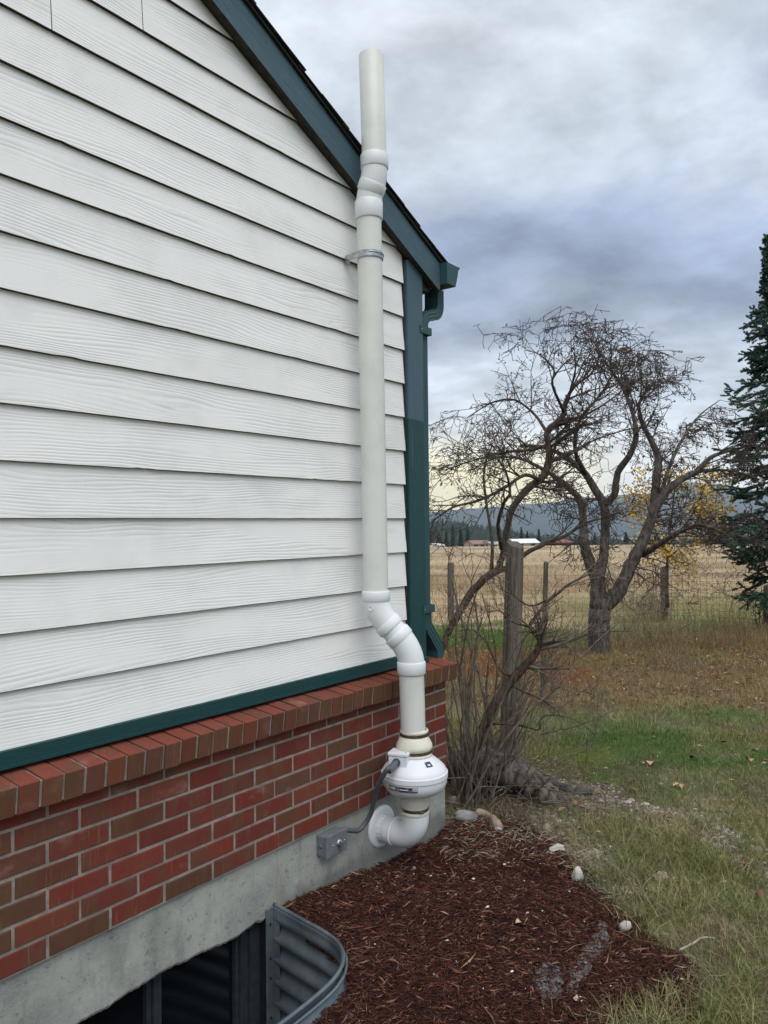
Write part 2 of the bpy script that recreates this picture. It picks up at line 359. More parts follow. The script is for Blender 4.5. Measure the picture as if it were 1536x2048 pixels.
M_BARK = mat_bark('grey_apple_bark', lin(106, 98, 91), lin(54, 49, 46)); M_BARKB = mat_bark('brown_branch_bark', lin(96, 82, 70), lin(52, 43, 38), 60); M_TWIG = simple('twig_bark', lin(82, 69, 61), lin(46, 39, 36), 30, .85); M_STEM = simple('grey_sucker_stem', lin(120, 108, 96), lin(82, 70, 60), 25, .85); M_DRY = simple('dry_stalk', lin(150, 138, 118), lin(112, 98, 80), 20, .85)
M_POST = mat_wood('weathered_post', lin(116, 109, 99), lin(76, 70, 63)); M_LOG = mat_bark('rotten_log_bark', lin(126, 117, 110), lin(62, 55, 51), 30)
M_WIRE = simple('rusty_wire', lin(110, 100, 92), lin(84, 72, 64), 20, .6, .5); M_FRUIT = simple('shrivelled_fruit', lin(60, 36, 28), lin(34, 22, 20), 30, .6)
def mat_rock(name, a, b):
    g = G(name); off = g.scalecol((13., 29., 17.), g.info()); v = g.N.new('ShaderNodeVectorMath'); v.operation = 'ADD'; g.L.new(g.co, v.inputs[0]); g.L.new(off, v.inputs[1]); v = v.outputs[0]
    n = g.noise(14, 7, .65, v); c = g.mix(g.rng(n, .3, .7), a, b); g.bump(g.noise(40, 6, .7, v), .6, .006); return g.done(c, .85, spec=.3)
M_RK = [mat_rock('grey_stone', lin(150, 150, 146), lin(108, 108, 106)), mat_rock('tan_stone', lin(176, 160, 140), lin(130, 114, 98)), mat_rock('white_stone', lin(206, 202, 196), lin(160, 156, 150)), mat_rock('dark_slate', lin(92, 94, 94), lin(44, 46, 48))]

# ================================================================== HOUSE
house = thing('house', 'house corner with white lap siding, green trim and red brick base', 'house')
XC, XR = 3.002, 2.866                    # corner, siding end
SL = .477                                # roof slope
rk_lo = lambda X: 2.669 + SL*(3.112-X); rk_hi = lambda X: 2.807 + SL*(3.112-X)
XL = -2.6
sid = MB()
sid.add([(XL, .0140, .90), (XC-.01, .0140, .90), (XC-.01, .0140, rk_hi(XC)), (XL, .0140, rk_hi(XL))], [(0, 1, 2, 3)])
siding = sid.obj('siding', M_DARK, house)
PIT, Z0 = .1545, 1.577
def siding_board(k, xa, xb):
    zb = Z0+k*PIT; zt = zb+PIT+.012
    mb = MB(); n = max(2, int((xb-xa)/.022)); P = []
    ph = random.random()*50
    for i in range(n+1):
        x = xa+(xb-xa)*i/n
        w = (float(fbm(x*1.2+ph, k*3.1, 5))-.5)*.0010 + (float(vnoise(x*38+ph, k, 8))-.5)*.0007
        if vnoise(x*14+ph, k*7, 11) > .93: w += random.random()*.0025
        top = min(zt, rk_lo(x)+.05); P.append((x, zb+w, max(top, zb+w+.002)))
    V = []
    for x, b, tp in P:
        fr = (tp-zb)/(zt-zb)
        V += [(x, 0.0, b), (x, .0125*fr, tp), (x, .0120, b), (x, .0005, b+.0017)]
    for i in range(n):
        a, c = i*4, i*4+4
        if P[i+1][2]-P[i+1][1] < .003 and P[i][2]-P[i][1] < .003: continue
        mb.add([V[a+3], V[c+3], V[c+1], V[a+1]], [(0, 1, 2, 3)], 0)
        mb.add([V[a], V[c], V[c+3], V[a+3]], [(0, 1, 2, 3)], 1)  # dark lip paints in the shadow line under each lap
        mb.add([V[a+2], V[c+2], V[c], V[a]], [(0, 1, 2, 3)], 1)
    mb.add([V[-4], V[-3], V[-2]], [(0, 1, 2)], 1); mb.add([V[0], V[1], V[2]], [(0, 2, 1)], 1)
    mb.obj('siding_board', [M_SID, M_RAW_SHADE], siding)
joints = {9: [1.163], 10: [1.468], 11: [.7], 5: [-.1], 2: [.1], -2: [-.3], -4: [.0], 7: [.2]}
for k in range(-4, 15):
    zb = Z0+k*PIT
    xr = min(XR + (k % 3)*.003, 3.112-(zb-2.669)/SL+.06)
    xs = [XL+.8 if k < 4 else XL+.8] + [j for j in joints.get(k, [])] + [xr]
    for a, b in zip(xs[:-1], xs[1:]):
        if b-a > .05: siding_board(k, a+.0012, b-.0012)
# green trims
tr = MB(); tr.box(2.879, XC, -.013, .05, .905, rk_lo(2.94)+.02); tr.box(XC-.028, XC+.012, .05, .16, .905, 2.66); tr.box(2.868, 2.8785, .004, .013, .94, rk_lo(2.87), 1)
tr.obj('corner_trim', [M_TRIM, M_RAW_SHADE], house, .002)
sk = MB(); sk.box(XL+.8, 2.878, -.012, .011, .915, .960); sk.box(XL+.8, 2.878, -.0125, -.0118, .940, .943); sk.box(XL+.8, 2.878, -.019, -.0122, .914, .9235)
skirt = sk.obj('skirt_trim', M_SKIRT, house, .0015)
kb = MB(); kb.box(2.872, 3.012, -.022, .03, .905, .93); kb.obj('corner_block', M_SKIRT, house, .003)
rb = MB()
X0r = -1.6
def slab(mb, xa, xb, lo, hi, y0, y1, mi=0, under=None):
    mb.add([(xa, y0, lo(xa)), (xb, y0, lo(xb)), (xb, y0, hi(xb)), (xa, y0, hi(xa)), (xa, y1, lo(xa)), (xb, y1, lo(xb)), (xb, y1, hi(xb)), (xa, y1, hi(xa))],
           [(0, 1, 2, 3), (7, 6, 5, 4), (3, 2, 6, 7), (1, 5, 6, 2), (0, 3, 7, 4)], mi)
    mb.add([(xa, y0, lo(xa)), (xb, y0, lo(xb)), (xa, y1, lo(xa)), (xb, y1, lo(xb))], [(0, 2, 3, 1)], under if under is not None else mi)
slab(rb, X0r, 3.110, rk_lo, rk_hi, -.042, -.014, 0, 1)  # rake underside coloured dark to paint in its shade
rake = rb.obj('rake_board', [M_RAKE, M_RAW_SHADE], house)
rs = MB(); slab(rs, X0r, 3.10, lambda x: rk_lo(x)+.006, lambda x: rk_hi(x)-.004, -.0135, .012); rs.obj('rake_backing', M_RAW_SHADE, rake)
pe = MB()                                   # bare wood where paint has peeled off the rake tail
for i in range(46):
    x = 3.104-abs(random.gauss(0, .025)); z = rk_lo(x)+abs(random.gauss(0, .012))+.001; w = random.uniform(.002, .006); h = random.uniform(.0015, .004)
    pe.add([(x-w, -.0432, z+w*SL), (x+w*.6, -.0432, z-h*.2), (x+w, -.0432, z+h), (x-w*.3, -.0432, z+h*1.5)], [(0, 1, 2, 3)])
stuff(pe.obj('peeled_paint', simple('bare_grey_wood', lin(160, 140, 122), lin(120, 104, 92), 90, .9), rake))
fa = MB(); fa.box(3.085, 3.108, -.0135, 6.0, 2.685, 2.80); fa.obj('fascia_board', M_RAKE, house)
so = MB(); so.box(XC+.013, 3.084, .004, 6.0, 2.667, 2.684); so.obj('soffit', M_SOFF, house)
sw = MB(); sw.box(XC-.03, XC, .16, 6.0, .35, 2.80); sw.obj('side_wall', M_SID, house)
# roof
rf = MB(); slab(rf, X0r, 3.128, lambda x: rk_hi(x)+.001, lambda x: rk_hi(x)+.013, -.054, 6.0); roof = rf.obj('roof', M_ROOF, house)
sh = MB(); Ls = .165
slab(sh, 0, Ls, lambda x: .0135+.0085*(x/Ls)-SL*x, lambda x: .0185+.0085*(x/Ls)-SL*x, -.062, .75); shm = sh.mesh('shingle'); shm.materials.append(M_ROOF)
for i in range(26):
    xa = 3.140-(i+1)*.128
    o = link('shingle', shm, roof); o.location = (xa, random.uniform(-.004, .003), rk_hi(xa)+random.uniform(0, .003)); o.rotation_euler = (0, random.uniform(-.012, .012), 0)
# gutter (K profile, open top), its end cap, downspout
gp = [(3.110, 2.806), (3.110, 2.704), (3.186, 2.704), (3.192, 2.722), (3.206, 2.760), (3.212, 2.790), (3.222, 2.796), (3.222, 2.806)]
gu = MB(); V = [(x, y, z) for y in (-.082, 6.0) for x, z in gp]; n = len(gp)
gu.add(V, [(i, i+1, n+i+1, n+i) for i in range(n-1)]); gu.add([(x, -.082, z) for x, z in gp], [tuple(range(n))])
gutter = gu.obj('gutter', M_GUT, house); sdm = gutter.modifiers.new('sheet', 'SOLIDIFY'); sdm.thickness = .0022; sdm.offset = 0
gl = MB(); gl.box(3.214, 3.2255, -.084, 5.9, 2.799, 2.808); gl.obj('gutter_lip', M_GUT, gutter, .002)
def rect_sweep(mb, P, wx, wy, ribs=True):
    P = [Vector(p) for p in P]; rings = []
    pts = []
    for sx, sy, nn in ((1, -1, 5), (1, 1, 5), (-1, 1, 5), (-1, -1, 5)):
        pass
    prof = []
    for k in range(6): prof.append((-1+2*k/6, -1, k % 2))
    for k in range(6): prof.append((1, -1+2*k/6, k % 2))
    for k in range(6): prof.append((1-2*k/6, 1, k % 2))
    for k in range(6): prof.append((-1, 1-2*k/6, k % 2))
    n = len(prof); V = []
    for i, p in enumerate(P):
        T = (P[min(i+1, len(P)-1)]-P[max(i-1, 0)]).normalized(); b = Vector((0, 1, 0)); a = b.cross(T).normalized()
        if a.x < 0: a = -a
        for u, v, q in prof:
            s_ = 1-(.07 if (ribs and q) else 0); V.append(p+a*(u*wx*.5*(s_ if abs(u) == 1 else 1))+b*(v*wy*.5*(s_ if abs(v) == 1 else 1)))
    mb.add(V, [(i*n+k, (i+1)*n+k, (i+1)*n+(k+1) % n, i*n+(k+1) % n) for i in range(len(P)-1) for k in range(n)])
def arc(c, r, a0, a1, n, y):      # in the XZ plane
    return [(c[0]+r*math.cos(a0+(a1-a0)*i/n), y, c[1]+r*math.sin(a0+(a1-a0)*i/n)) for i in range(n+1)]
DX, DY = 3.040, .040
ds = MB(); rect_sweep(ds, [(DX, DY, 1.12), (DX, DY, 1.6), (DX, DY, 2.1), (DX, DY, 2.46)], .050, .072); dsp = ds.obj('downspout', M_GUT, house)
e1 = MB()
OX = 3.182
path = [(OX, DY, 2.706), (OX, DY, 2.660)]+[(OX-.058*(1-math.cos(rad(a))), DY, 2.628-.058*math.sin(rad(a))) for a in (0, 15, 30, 45, 60, 74)]
x_, z_ = path[-1][0], path[-1][2]; path += [((x_+DX+.035)/2, DY, (z_+2.556)/2)]+[(DX+.045*(1-math.sin(rad(a))), DY, 2.496+.058*math.cos(rad(a))) for a in (18, 36, 54, 72, 90)] + [(DX, DY, 2.455)]
rect_sweep(e1, path, .054, .078); e1.obj('upper_elbow', M_GUT, dsp)
e2 = MB(); rect_sweep(e2, [(DX, DY, 1.13), (DX, DY, 1.085), (DX+.006, DY, 1.068), (DX+.018, DY, 1.050), (DX+.088, DY, .968), (DX+.098, DY, .953), (DX+.102, DY, .935), (DX+.102, DY, .902)], .055, .080); e2.obj('lower_elbow', M_GUT, dsp)
for z in (2.470, 1.150):
    s_ = MB(); s_.box(2.976, DX+.029, -.0175, -.0135, z-.018, z+.018); s_.box(DX+.0285, DX+.0315, -.0175, .10, z-.018, z+.018); s_.lathe([(.003, 0), (.003, .002), (0, .002)], 8, Matrix.Translation((2.987, -.0175, z)) @ Matrix.Rotation(rad(90), 4, 'X'), 1); s_.obj('strap', [M_GUT, M_STEEL], dsp, .001)
# foundation with window opening
WX0, WX1, WZ1, WZ0 = -.2, 1.962, .156, -.62
YF = -.035
fo = MB()
fo.box(WX1, 3.112, YF, .20, -.9, .384); fo.box(XL+.8, WX0, YF, .20, -.9, .384); fo.box(WX0, WX1, YF, .20, -.9, WZ0)
fo.box(3.0, 3.111, .20, 6.0, -.9, .384)
nn = 260; V = []
for i in range(nn+1):
    x = WX0+(WX1-WX0)*i/nn; z = WZ1+(float(fbm(x*4, 2, 9))-.5)*.030-.008*max(0, float(vnoise(x*13, 5, 3))-.5)+(float(vnoise(x*26, 9, 13))-.5)*.012+(float(vnoise(x*90, 4, 17))-.5)*.005+(random.random()-.5)*.0015
    V += [(x, YF, .384), (x, YF, z+.010), (x, YF+.006, z), (x, .20, z+.004)]
for i in range(nn):
    a, b = i*4, i*4+4; fo.add([V[a], V[a+1], V[a+2], V[a+3], V[b], V[b+1], V[b+2], V[b+3]], [(0, 1, 5, 4), (1, 2, 6, 5), (2, 3, 7, 6)])
fnd = fo.obj('foundation', M_CONC, house)
cj = MB()
for i in range(60):                         # flaking form-joint line above the well
    z = .165+i*.0036; w = random.uniform(.0008, .0025); x = 1.992+random.uniform(-.001, .001); cj.add([(x-w, YF-.0012, z), (x+w, YF-.0012, z), (x+w*.6, YF-.0012, z+.003), (x-w, YF-.0012, z+.0026)], [(0, 1, 2, 3)])
cj.obj('form_joint', simple('lime_flakes', lin(176, 172, 160), lin(120, 118, 110), 200, .9), fnd)
# basement window
wn = MB()
WY = .022
wn.box(1.905, 1.958, WY-.012, .14, WZ0, .18); wn.box(1.872, 1.9045, WY+.004, .12, WZ0, .18); wn.box(1.858, 1.8715, WY+.016, .12, WZ0, .18)
wn.box(WX0, WX0+.05, WY-.012, .14, WZ0, .18); wn.box(WX0+.05, 1.858, WY+.006, .12, WZ0, WZ0+.05)
win = wn.obj('window', M_ALU, house, .002)
bk = MB(); bk.box(1.946, 1.961, -.033, .012, WZ0, .19); bk.obj('window_buck', simple('dark_steel_buck', lin(40, 46, 50), lin(28, 32, 36), 20, .6, .3), win)
mu = MB(); mu.box(1.505, 1.535, WY+.002, .12, WZ0+.05, .18); mu.box(1.4875, 1.5048, WY+.014, .12, WZ0+.05, .18); mu.obj('mullion', M_ALU, win, .0015)
for a, b in ((1.5352, 1.858), (WX0+.05, 1.4873)):
    p_ = MB(); p_.box(a, b, WY+.035, WY+.041, WZ0+.05, .18); p_.obj('pane', M_GLASS, win)
# brick veneer
YB = -.052
XBR = 3.104
BL, BH, PX, PZ = .1800, .0535, .190, .0632
mo = MB(); mo.box(XL+.8, XBR-.004, YB+.0035, .012, .3845, .845); mo.box(XC+.005, XBR-.004, .012, 6.0, .3845, .845); ven = mo.obj('brick_veneer', M_MORT, house)
def brick_mesh(l, h, w, seed, top=False):
    r = random.Random(seed); b = .0022; mb = MB()
    # chamfered box, uneven edges
    def loop(y, ins): return [(ins+r.uniform(-1, 1)*.0007, y, ins+r.uniform(-1, 1)*.0007), (l-ins+r.uniform(-1, 1)*.0007, y, ins+r.uniform(-1, 1)*.0007), (l-ins+r.uniform(-1, 1)*.0007, y, h-ins+r.uniform(-1, 1)*.0007), (ins+r.uniform(-1, 1)*.0007, y, h-ins+r.uniform(-1, 1)*.0007)]
    V = loop(r.uniform(-.0006, .0006), b)+loop(b, 0)+loop(w-b, 0)+loop(w, b)
    F = [(0, 1, 2, 3), (15, 14, 13, 12)]
    for q in range(3):
        for k in range(4): F.append((q*4+(k+1) % 4, q*4+k, q*4+4+k, q*4+4+(k+1) % 4))
    mb.add(V, F)
    if top: mb.mi[2+4+2] = 1; mb.mi[2+2] = 1
    me = mb.mesh('brick'); me.materials.append(M_BRICK)
    if top: me.materials.append(M_BRTOP)
    return me
PAL = [lin(114, 48, 42), lin(110, 46, 42), lin(114, 49, 41), lin(106, 47, 44), lin(98, 56, 47), lin(93, 60, 49), lin(106, 51, 45), lin(110, 50, 45), lin(109, 48, 45), lin(110, 55, 44), lin(112, 46, 41), lin(101, 54, 47)]
BV = [brick_mesh(BL, BH, .09, i) for i in range(5)]; BH2 = [brick_mesh(.086, BH, .09, 30+i) for i in range(2)]
def put_brick(me, loc, parent, rz=0, ry=0, rx=0, pal=None):
    o = link('brick', me, parent); o.location = loc; o.rotation_euler = (rx+random.uniform(-.006, .006), ry+random.uniform(-.004, .004), rz+random.uniform(-.005, .005))
    c = random.choice(pal or PAL); c = (c[0]*1.0, c[1]*1.10, c[2]*.92); f = random.uniform(.86, 1.08); o.color = (c[0]*f, c[1]*f, c[2]*f, 1); return o
for c in range(7):
    z = .3905+c*PZ
    off = 0 if c % 2 else PX/2
    x = XBR-BL-off*1.0
    if off:
        put_brick(random.choice(BH2), (XBR-.086, YB, z), ven); x = XBR-.086-.009-BL
    while x > -.05:
        put_brick(random.choice(BV), (x, YB+random.uniform(-.0012, .0012), z), ven); x -= PX
    # return face round the corner
    for j in range(3): 
        o = put_brick(random.choice(BV), (XBR, YB+.0985+j*PX-(0 if off else .095), z), ven, rz=rad(90)) if (j or off) else None
# sloped rowlock ledge
RW, RG = .0560, .0645
lm = MB(); RXR = 3.131
lm.add([(XL+.8, -.0875, .8150), (RXR-.004, -.0875, .8150), (RXR-.004, -.0955, .8860), (XL+.8, -.0955, .8860), (XL+.8, -.012, .8955), (RXR-.004, -.012, .8955), (RXR-.004, .018, .8995), (XL+.8, .018, .8995), (RXR-.004, .018, .824), (XL+.8, .018, .824)], [(0, 1, 2, 3), (3, 2, 5, 4), (4, 5, 6, 7), (0, 9, 8, 1), (1, 8, 6, 5, 2)])
ledge = lm.obj('brick_ledge', M_MORT, house)
RV = [brick_mesh(RW, .079, .165, 60+i, True) for i in range(4)]; RPAL = [lin(100, 64, 52), lin(106, 66, 52), lin(94, 60, 50), lin(110, 60, 50), lin(102, 70, 54), lin(98, 58, 50)]
x = RXR-RW
while x > .2:
    put_brick(random.choice(RV), (x, -.0925+random.uniform(-.0025, .0025), .8120+random.uniform(-.002, .002)), ledge, rx=rad(7), pal=RPAL); x -= RG
for j in range(8):                           # ledge returns along the side wall
    put_brick(random.choice(RV), (RXR, .085+.012+j*RG, .8085), ledge, rz=rad(90), rx=0, pal=RPAL)

# ================================================================== VENT PIPE
vent = thing('vent_pipe', 'tall white plastic vent pipe running up the siding past the roof edge', 'pipe')
def pv(a, b, r, mat, name='pipe', n=40):
    mb = MB(); a, b = Vector(a), Vector(b); mb.tube([a, a.lerp(b, .33), a.lerp(b, .66), b], r, n); o = mb.obj(name, mat, vent, auto=35); return o
UB, UT = Vector((2.5085, -.1, 1.235)), Vector((2.487, -.1, 2.835)); TB, TT = Vector((2.487, -.132, 3.03)), Vector((2.473, -.132, 3.476))
r0 = .0512
pv(UB, UT, r0, M_PVC)
top = MB(); top.lathe([(r0-.006, -.3), (r0-.006, 0), (r0-.001, .0015), (r0, 0), (r0, -.4585)], 44, Matrix.Translation(TT) @ (TT-TB).to_track_quat('Z', 'Y').to_matrix().to_4x4()); top.obj('pipe', M_PVC, vent, auto=50)
def hub(c, d, l, r, mat, parent, name='hub'):    # rounded socket collar
    M = Matrix.Translation(Vector(c)) @ Vector(d).to_track_quat('Z', 'Y').to_matrix().to_4x4(); mb = MB()
    mb.lathe([(r-.007, -l/2), (r-.0015, -l/2), (r, -l/2+.002), (r+.0006, l/2-.003), (r-.001, l/2), (r-.007, l/2+.0015)], 44, M); return mb.obj(name, mat, parent, auto=40)
def bez(P, n):
    out = []
    for i in range(n+1):
        t = i/n; a, b, c = P; out.append(a*(1-t)**2+b*2*t*(1-t)+c*t*t)
    return out
# upper offset (two shallow elbows)
A, B_ = Vector((2.4868, -.1, 2.848)), Vector((2.487, -.132, 3.032)); D = Vector((0.012, -.035, .1)).normalized()
lo_e = MB(); midp = (A+B_)/2
lo_e.tube(bez([A, A+Vector((0, 0, .055)), midp], 8), .0535, 40); ue = lo_e.obj('elbow', M_PVCN, vent, auto=40); hub(A+Vector((0, 0, -.001)), (0, 0, 1), .074, .0575, M_PVCN, ue)
hi_e = MB(); hi_e.tube(bez([midp, B_-Vector((0, 0, .055)), B_], 8), .0535, 40); ue2 = hi_e.obj('elbow', M_PVCN, vent, auto=40); hub(B_+Vector((0, 0, .008)), (0, 0, 1), .055, .0575, M_PVCN, ue2); hub(midp, (B_-A)+Vector((0, -.05, -.03)), .042, .0572, M_PVCN, ue2)
bo = MB(); bo.lathe([(.011, -.02), (.011, .003), (.009, .0042), (0, .0042)], 20, Matrix.Translation(midp.lerp(B_, .55)+Vector((.6, -.79, .02)).normalized()*.0525+Vector((-.0, 0, .0))) @ Vector((.75, -.65, 0)).to_track_quat('Z', 'Y').to_matrix().to_4x4()); bo.obj('moulded_boss', M_PVCN, ue2)
# lower offset
LB = Vector((2.586, -.22, 1.0)); P0 = Vector((2.508, -.1, 1.245)); K1 = Vector((2.508, -.1, 1.195)); K2 = Vector((2.585, -.22, 1.035)); P3 = Vector((2.586, -.22, .975))
q1, q2 = K1.lerp(K2, .42), K1.lerp(K2, .60)
pv(q1, q2, .0515, M_PVCN, 'coupling')
el = MB(); el.tube(bez([P0, K1, q1], 12), .0540, 44); o1 = el.obj('elbow', M_PVCN, vent, auto=40); hub(P0+Vector((0, 0, .012)), (0, 0, 1), .040, .0580, M_PVCN, o1); hub(q1-(K2-K1).normalized()*.012, K2-K1, .036, .0575, M_PVCN, o1)
el = MB(); el.tube(bez([q2, K2, P3], 12), .0540, 44); o2 = el.obj('elbow', M_PVCN, vent, auto=40); hub(P3-Vector((0, 0, .012)), (0, 0, 1), .048, .0585, M_PVCN, o2); hub(q2+(K2-K1).normalized()*.012, K1-K2, .036, .0575, M_PVCN, o2)
for oo, c in ((o1, P0.lerp(K1, .7)), (o2, K2.lerp(P3, .4))):
    rg = MB(); dirv = (CAMP-c).normalized()-RIGHT*.45; dirv.z = 0; dirv.normalize(); cc = c+dirv*.0535
    mm_ = Matrix.Translation(cc) @ dirv.to_track_quat('Z', 'Y').to_matrix().to_4x4()
    rg.lathe([(.008, -.004), (.0085, .0012), (.0095, .0015), (.0105, .001), (.011, -.004)], 20, mm_); rg.obj('moulded_mark', M_PVCN, oo)
AX = Vector((2.595, -.22, 0))
pv((2.586, -.22, .955), (2.594, -.22, .665), .0512, M_PVC)
# bottom elbow into the wall
el = MB(); zc_ = .266; Rb = .082; pts = [Vector((2.602, -.22, .372))]+[Vector((2.602, -.22+Rb*(1-math.cos(rad(a))), zc_+Rb-Rb*math.sin(rad(a)))) for a in range(0, 91, 9)]+[Vector((2.603, -.112, zc_))]
el.tube(pts, .0555, 44); o3 = el.obj('elbow', M_PVCN, vent, auto=40)
hub((2.603, -.118, zc_), (0, 1, 0), .010, .0600, M_PVCN, o3, 'collar')
pv((2.603, -.114, zc_), (2.604, -.034, zc_), .0515, M_PVCN)
hub((2.604, -.094, zc_), (0, 1, 0), .036, .0550, M_PVCN, o3)
hb = MB()
for k in range(18):
    a = 2*math.pi*k/18; hb.tube([(2.604+.0518*math.cos(a), -.074, zc_+.0518*math.sin(a)), (2.604+.0518*math.cos(a), -.044, zc_+.0518*math.sin(a))], .0016, 5)
hb.obj('ribs', M_PVCN, vent)
fl = MB(); fl.lathe([(.05, -.012), (.066, -.011), (.078, -.010), (.0855, -.006), (.0875, .0), (.0875, .003)], 56, Matrix.Translation((2.610, -.0375, .268)) @ Matrix.Rotation(rad(-90), 4, 'X')); fl.obj('wall_flange', M_PVCN, vent, auto=60)
pr = MB()
for i in range(7):
    a = rad(118-i*5.5); pr.add([(2.604+.0520*math.cos(a)*1.0, -.082, zc_+.0520*math.sin(a)), (2.604+.0520*math.cos(a-.05), -.082, zc_+.0520*math.sin(a-.05)), (2.604+.0520*math.cos(a-.05), -.078, zc_+.0520*math.sin(a-.05)), (2.604+.0520*math.cos(a), -.078, zc_+.0520*math.sin(a))], [(0, 1, 2, 3)])
pr.obj('printed_marking', M_INK, vent)
sd_ = Vector((-.35, -.9, 0)).normalized(); tmk = Vector((-sd_.y, sd_.x, 0)); bs = Vector((2.604, 0, zc_))
# pipe strap to the siding
st = MB(); zc2 = 2.657; cxs, cys = 2.4895, -.1
prof = [(-.0118, .0), (.0118, .0)]
ptsS = [(cxs-.098, -.002), (cxs-.070, -.002), (cxs-.066, -.012), (cxs-.062, -.075)]
ring = [(cxs+.0555*math.cos(rad(a)), cys+.0555*math.sin(rad(a))) for a in range(160, 381, 10)]
ptsS = [(cxs-.012, -.003), (cxs-.042, -.003), (cxs-.049, -.03), (cxs-.053, -.08)]+ring+[(cxs+.054, -.003), (cxs+.08, -.003)]
V = []
for x, y in ptsS: V += [(x, y, zc2-.013), (x, y, zc2+.013)]
st.add(V, [(2*i, 2*i+2, 2*i+3, 2*i+1) for i in range(len(ptsS)-1)]); so_ = st.obj('pipe_strap', M_STEEL, vent); mdf = so_.modifiers.new('sheet', 'SOLIDIFY'); mdf.thickness = .002; mdf.offset = 0
st2 = MB(); st2.tube([(cxs+.0578*math.cos(rad(a)), cys+.0578*math.sin(rad(a)), zc2+.004) for a in range(215, 345, 8)], .0025, 6); st2.obj('bead', M_STEEL, so_)
sc_ = MB(); sc_.lathe([(.0055, 0), (.005, .004), (.002, .0055), (0, .0055)], 14, Matrix.Translation((cxs-.027, -.004, zc2)) @ Matrix.Rotation(rad(90), 4, 'X')); sc_.obj('screw', M_INK, so_)

# ================================================================== INLINE FAN
fan = thing('inline_fan', 'round white inline vent fan with cream couplings mounted above the wall elbow', 'fan')
FM = Matrix.Translation((2.600, -.22, 0))
fh = MB(); fh.lathe([(.055, .626), (.062, .624), (.063, .608), (.070, .604), (.110, .572), (.124, .559), (.131, .547), (.133, .539)], 72, FM); fh.lathe([(.133, .5195), (.1325, .500), (.127, .483), (.112, .464), (.095, .456), (.066, .452)], 72, FM); housing = fh.obj('housing', M_FAN, fan, auto=50)
fr_ = MB(); fr_.lathe([(.130, .5410), (.1352, .5405), (.1368, .539), (.1368, .5205), (.1355, .5190), (.130, .5185)], 72, FM); fr_.obj('rim', M_FAN, fan, auto=30)
uc = MB(); uc.lathe([(.052, .7085), (.0565, .7080), (.0590, .7035), (.0585, .699), (.0568, .697), (.0568, .683), (.0580, .681), (.0735, .650), (.0748, .640), (.0735, .634), (.0705, .631), (.0705, .614), (.073, .612), (.0735, .606), (.070, .6035)], 56, FM); cu = uc.obj('upper_coupling', M_RUB, fan, auto=40)
lc = MB(); lc.lathe([(.066, .4545), (.0690, .452), (.0680, .435), (.0560, .398), (.0550, .395), (.0550, .379), (.0580, .3775), (.0590, .372), (.0570, .3665), (.05, .366)], 56, FM); cl_ = lc.obj('lower_coupling', M_RUB, fan, auto=40)
for r, z, par in ((.0568, .690, cu), (.0705, .6225, cu), (.0550, .387, cl_)):
    cp = MB(); cp.lathe([(r, z-.0062), (r+.0016, z-.0060), (r+.0016, z+.0060), (r, z+.0062)], 56, FM, sm=True)
    cp.lathe([(r+.0016, z-.001), (r+.0024, z-.001), (r+.0024, z+.001), (r+.0016, z+.001)], 56, FM)
    an = math.atan2(-.75, .35) if z > .5 else math.atan2(-.9, -.45)
    d_ = Vector((math.cos(an), math.sin(an), 0)); tdir = Vector((-d_.y, d_.x, 0)); cpos = Vector((2.6, -.22, z))+d_*(r+.005)
    cp.tube([cpos-tdir*.010, cpos+tdir*.010], .0052, 8); cp.tube([cpos+tdir*.010, cpos+tdir*.016], .0036, 6); cp.obj('hose_clamp', M_CLAMP, par, auto=40)
# wiring box on the housing
ax_o = (-FWD*.94-RIGHT*.34); ax_o.z = 0; ax_o.normalize(); ax_l = Vector((-ax_o.y, ax_o.x, 0)); jc = Vector((2.516, -.206, 0))
JM = Matrix(((ax_l.x, ax_o.x, 0, jc.x), (ax_l.y, ax_o.y, 0, jc.y), (0, 0, 1, 0), (0, 0, 0, 1)))
jb = MB(); jb.box(-.040, .040, -.045, .024, .545, .619, 0, JM); jo = jb.obj('wiring_box', M_FAN, fan, .004, 3)
jl = MB(); jl.box(-.043, .043, -.048, .027, .620, .634, 0, JM); jl.obj('lid', M_FAN, jo, .004, 3)
js = MB(); js.lathe([(.003, .6342), (.003, .6352), (0, .6352)], 10, JM @ Matrix.Translation((.030, .010, 0))); js.obj('screw', M_INK, jo)
# stickers
def cone_patch(a0, a1, z0, z1, r0_, r1_, mat, name, n=8):
    mb = MB(); V = []
    for i in range(n+1):
        a = a0+(a1-a0)*i/n; V += [(2.6+r0_*math.cos(a), -.22+r0_*math.sin(a), z0), (2.6+r1_*math.cos(a), -.22+r1_*math.sin(a), z1)]
    mb.add(V, [(2*i, 2*i+2, 2*i+3, 2*i+1) for i in range(n)]); return mb.obj(name, mat, housing)
cang = math.atan2(-.605, -.796)      # direction from the fan to the photographer
cone = lambda z: .070+(.604-z)/(.604-.572)*.040
la = cang+.62
cone_patch(la-.16, la+.16, .578, .594, cone(.578)+.0006, cone(.594)+.0006, M_NAVY, 'brand_sticker')
cone_patch(la-.07, la+.08, .5825, .5848, cone(.5825)+.0011, cone(.5848)+.0011, M_WINK, 'sticker_print')
cone_patch(la-.02, la+.06, .5848, .5872, cone(.5848)+.0011, cone(.5872)+.0011, M_WINK, 'sticker_print')
cone_patch(la-.06, la-.01, .5872, .5888, cone(.5872)+.0011, cone(.5888)+.0011, M_WINK, 'sticker_print')
zb0, zb1 = .4915, .512
rr = lambda z: .1318+(z-.4915)*.05
cone_patch(cang-.92, cang+.06, zb0, zb1, rr(zb0)+.0008, rr(zb1)+.0008, M_STKG, 'rating_sticker', 20)
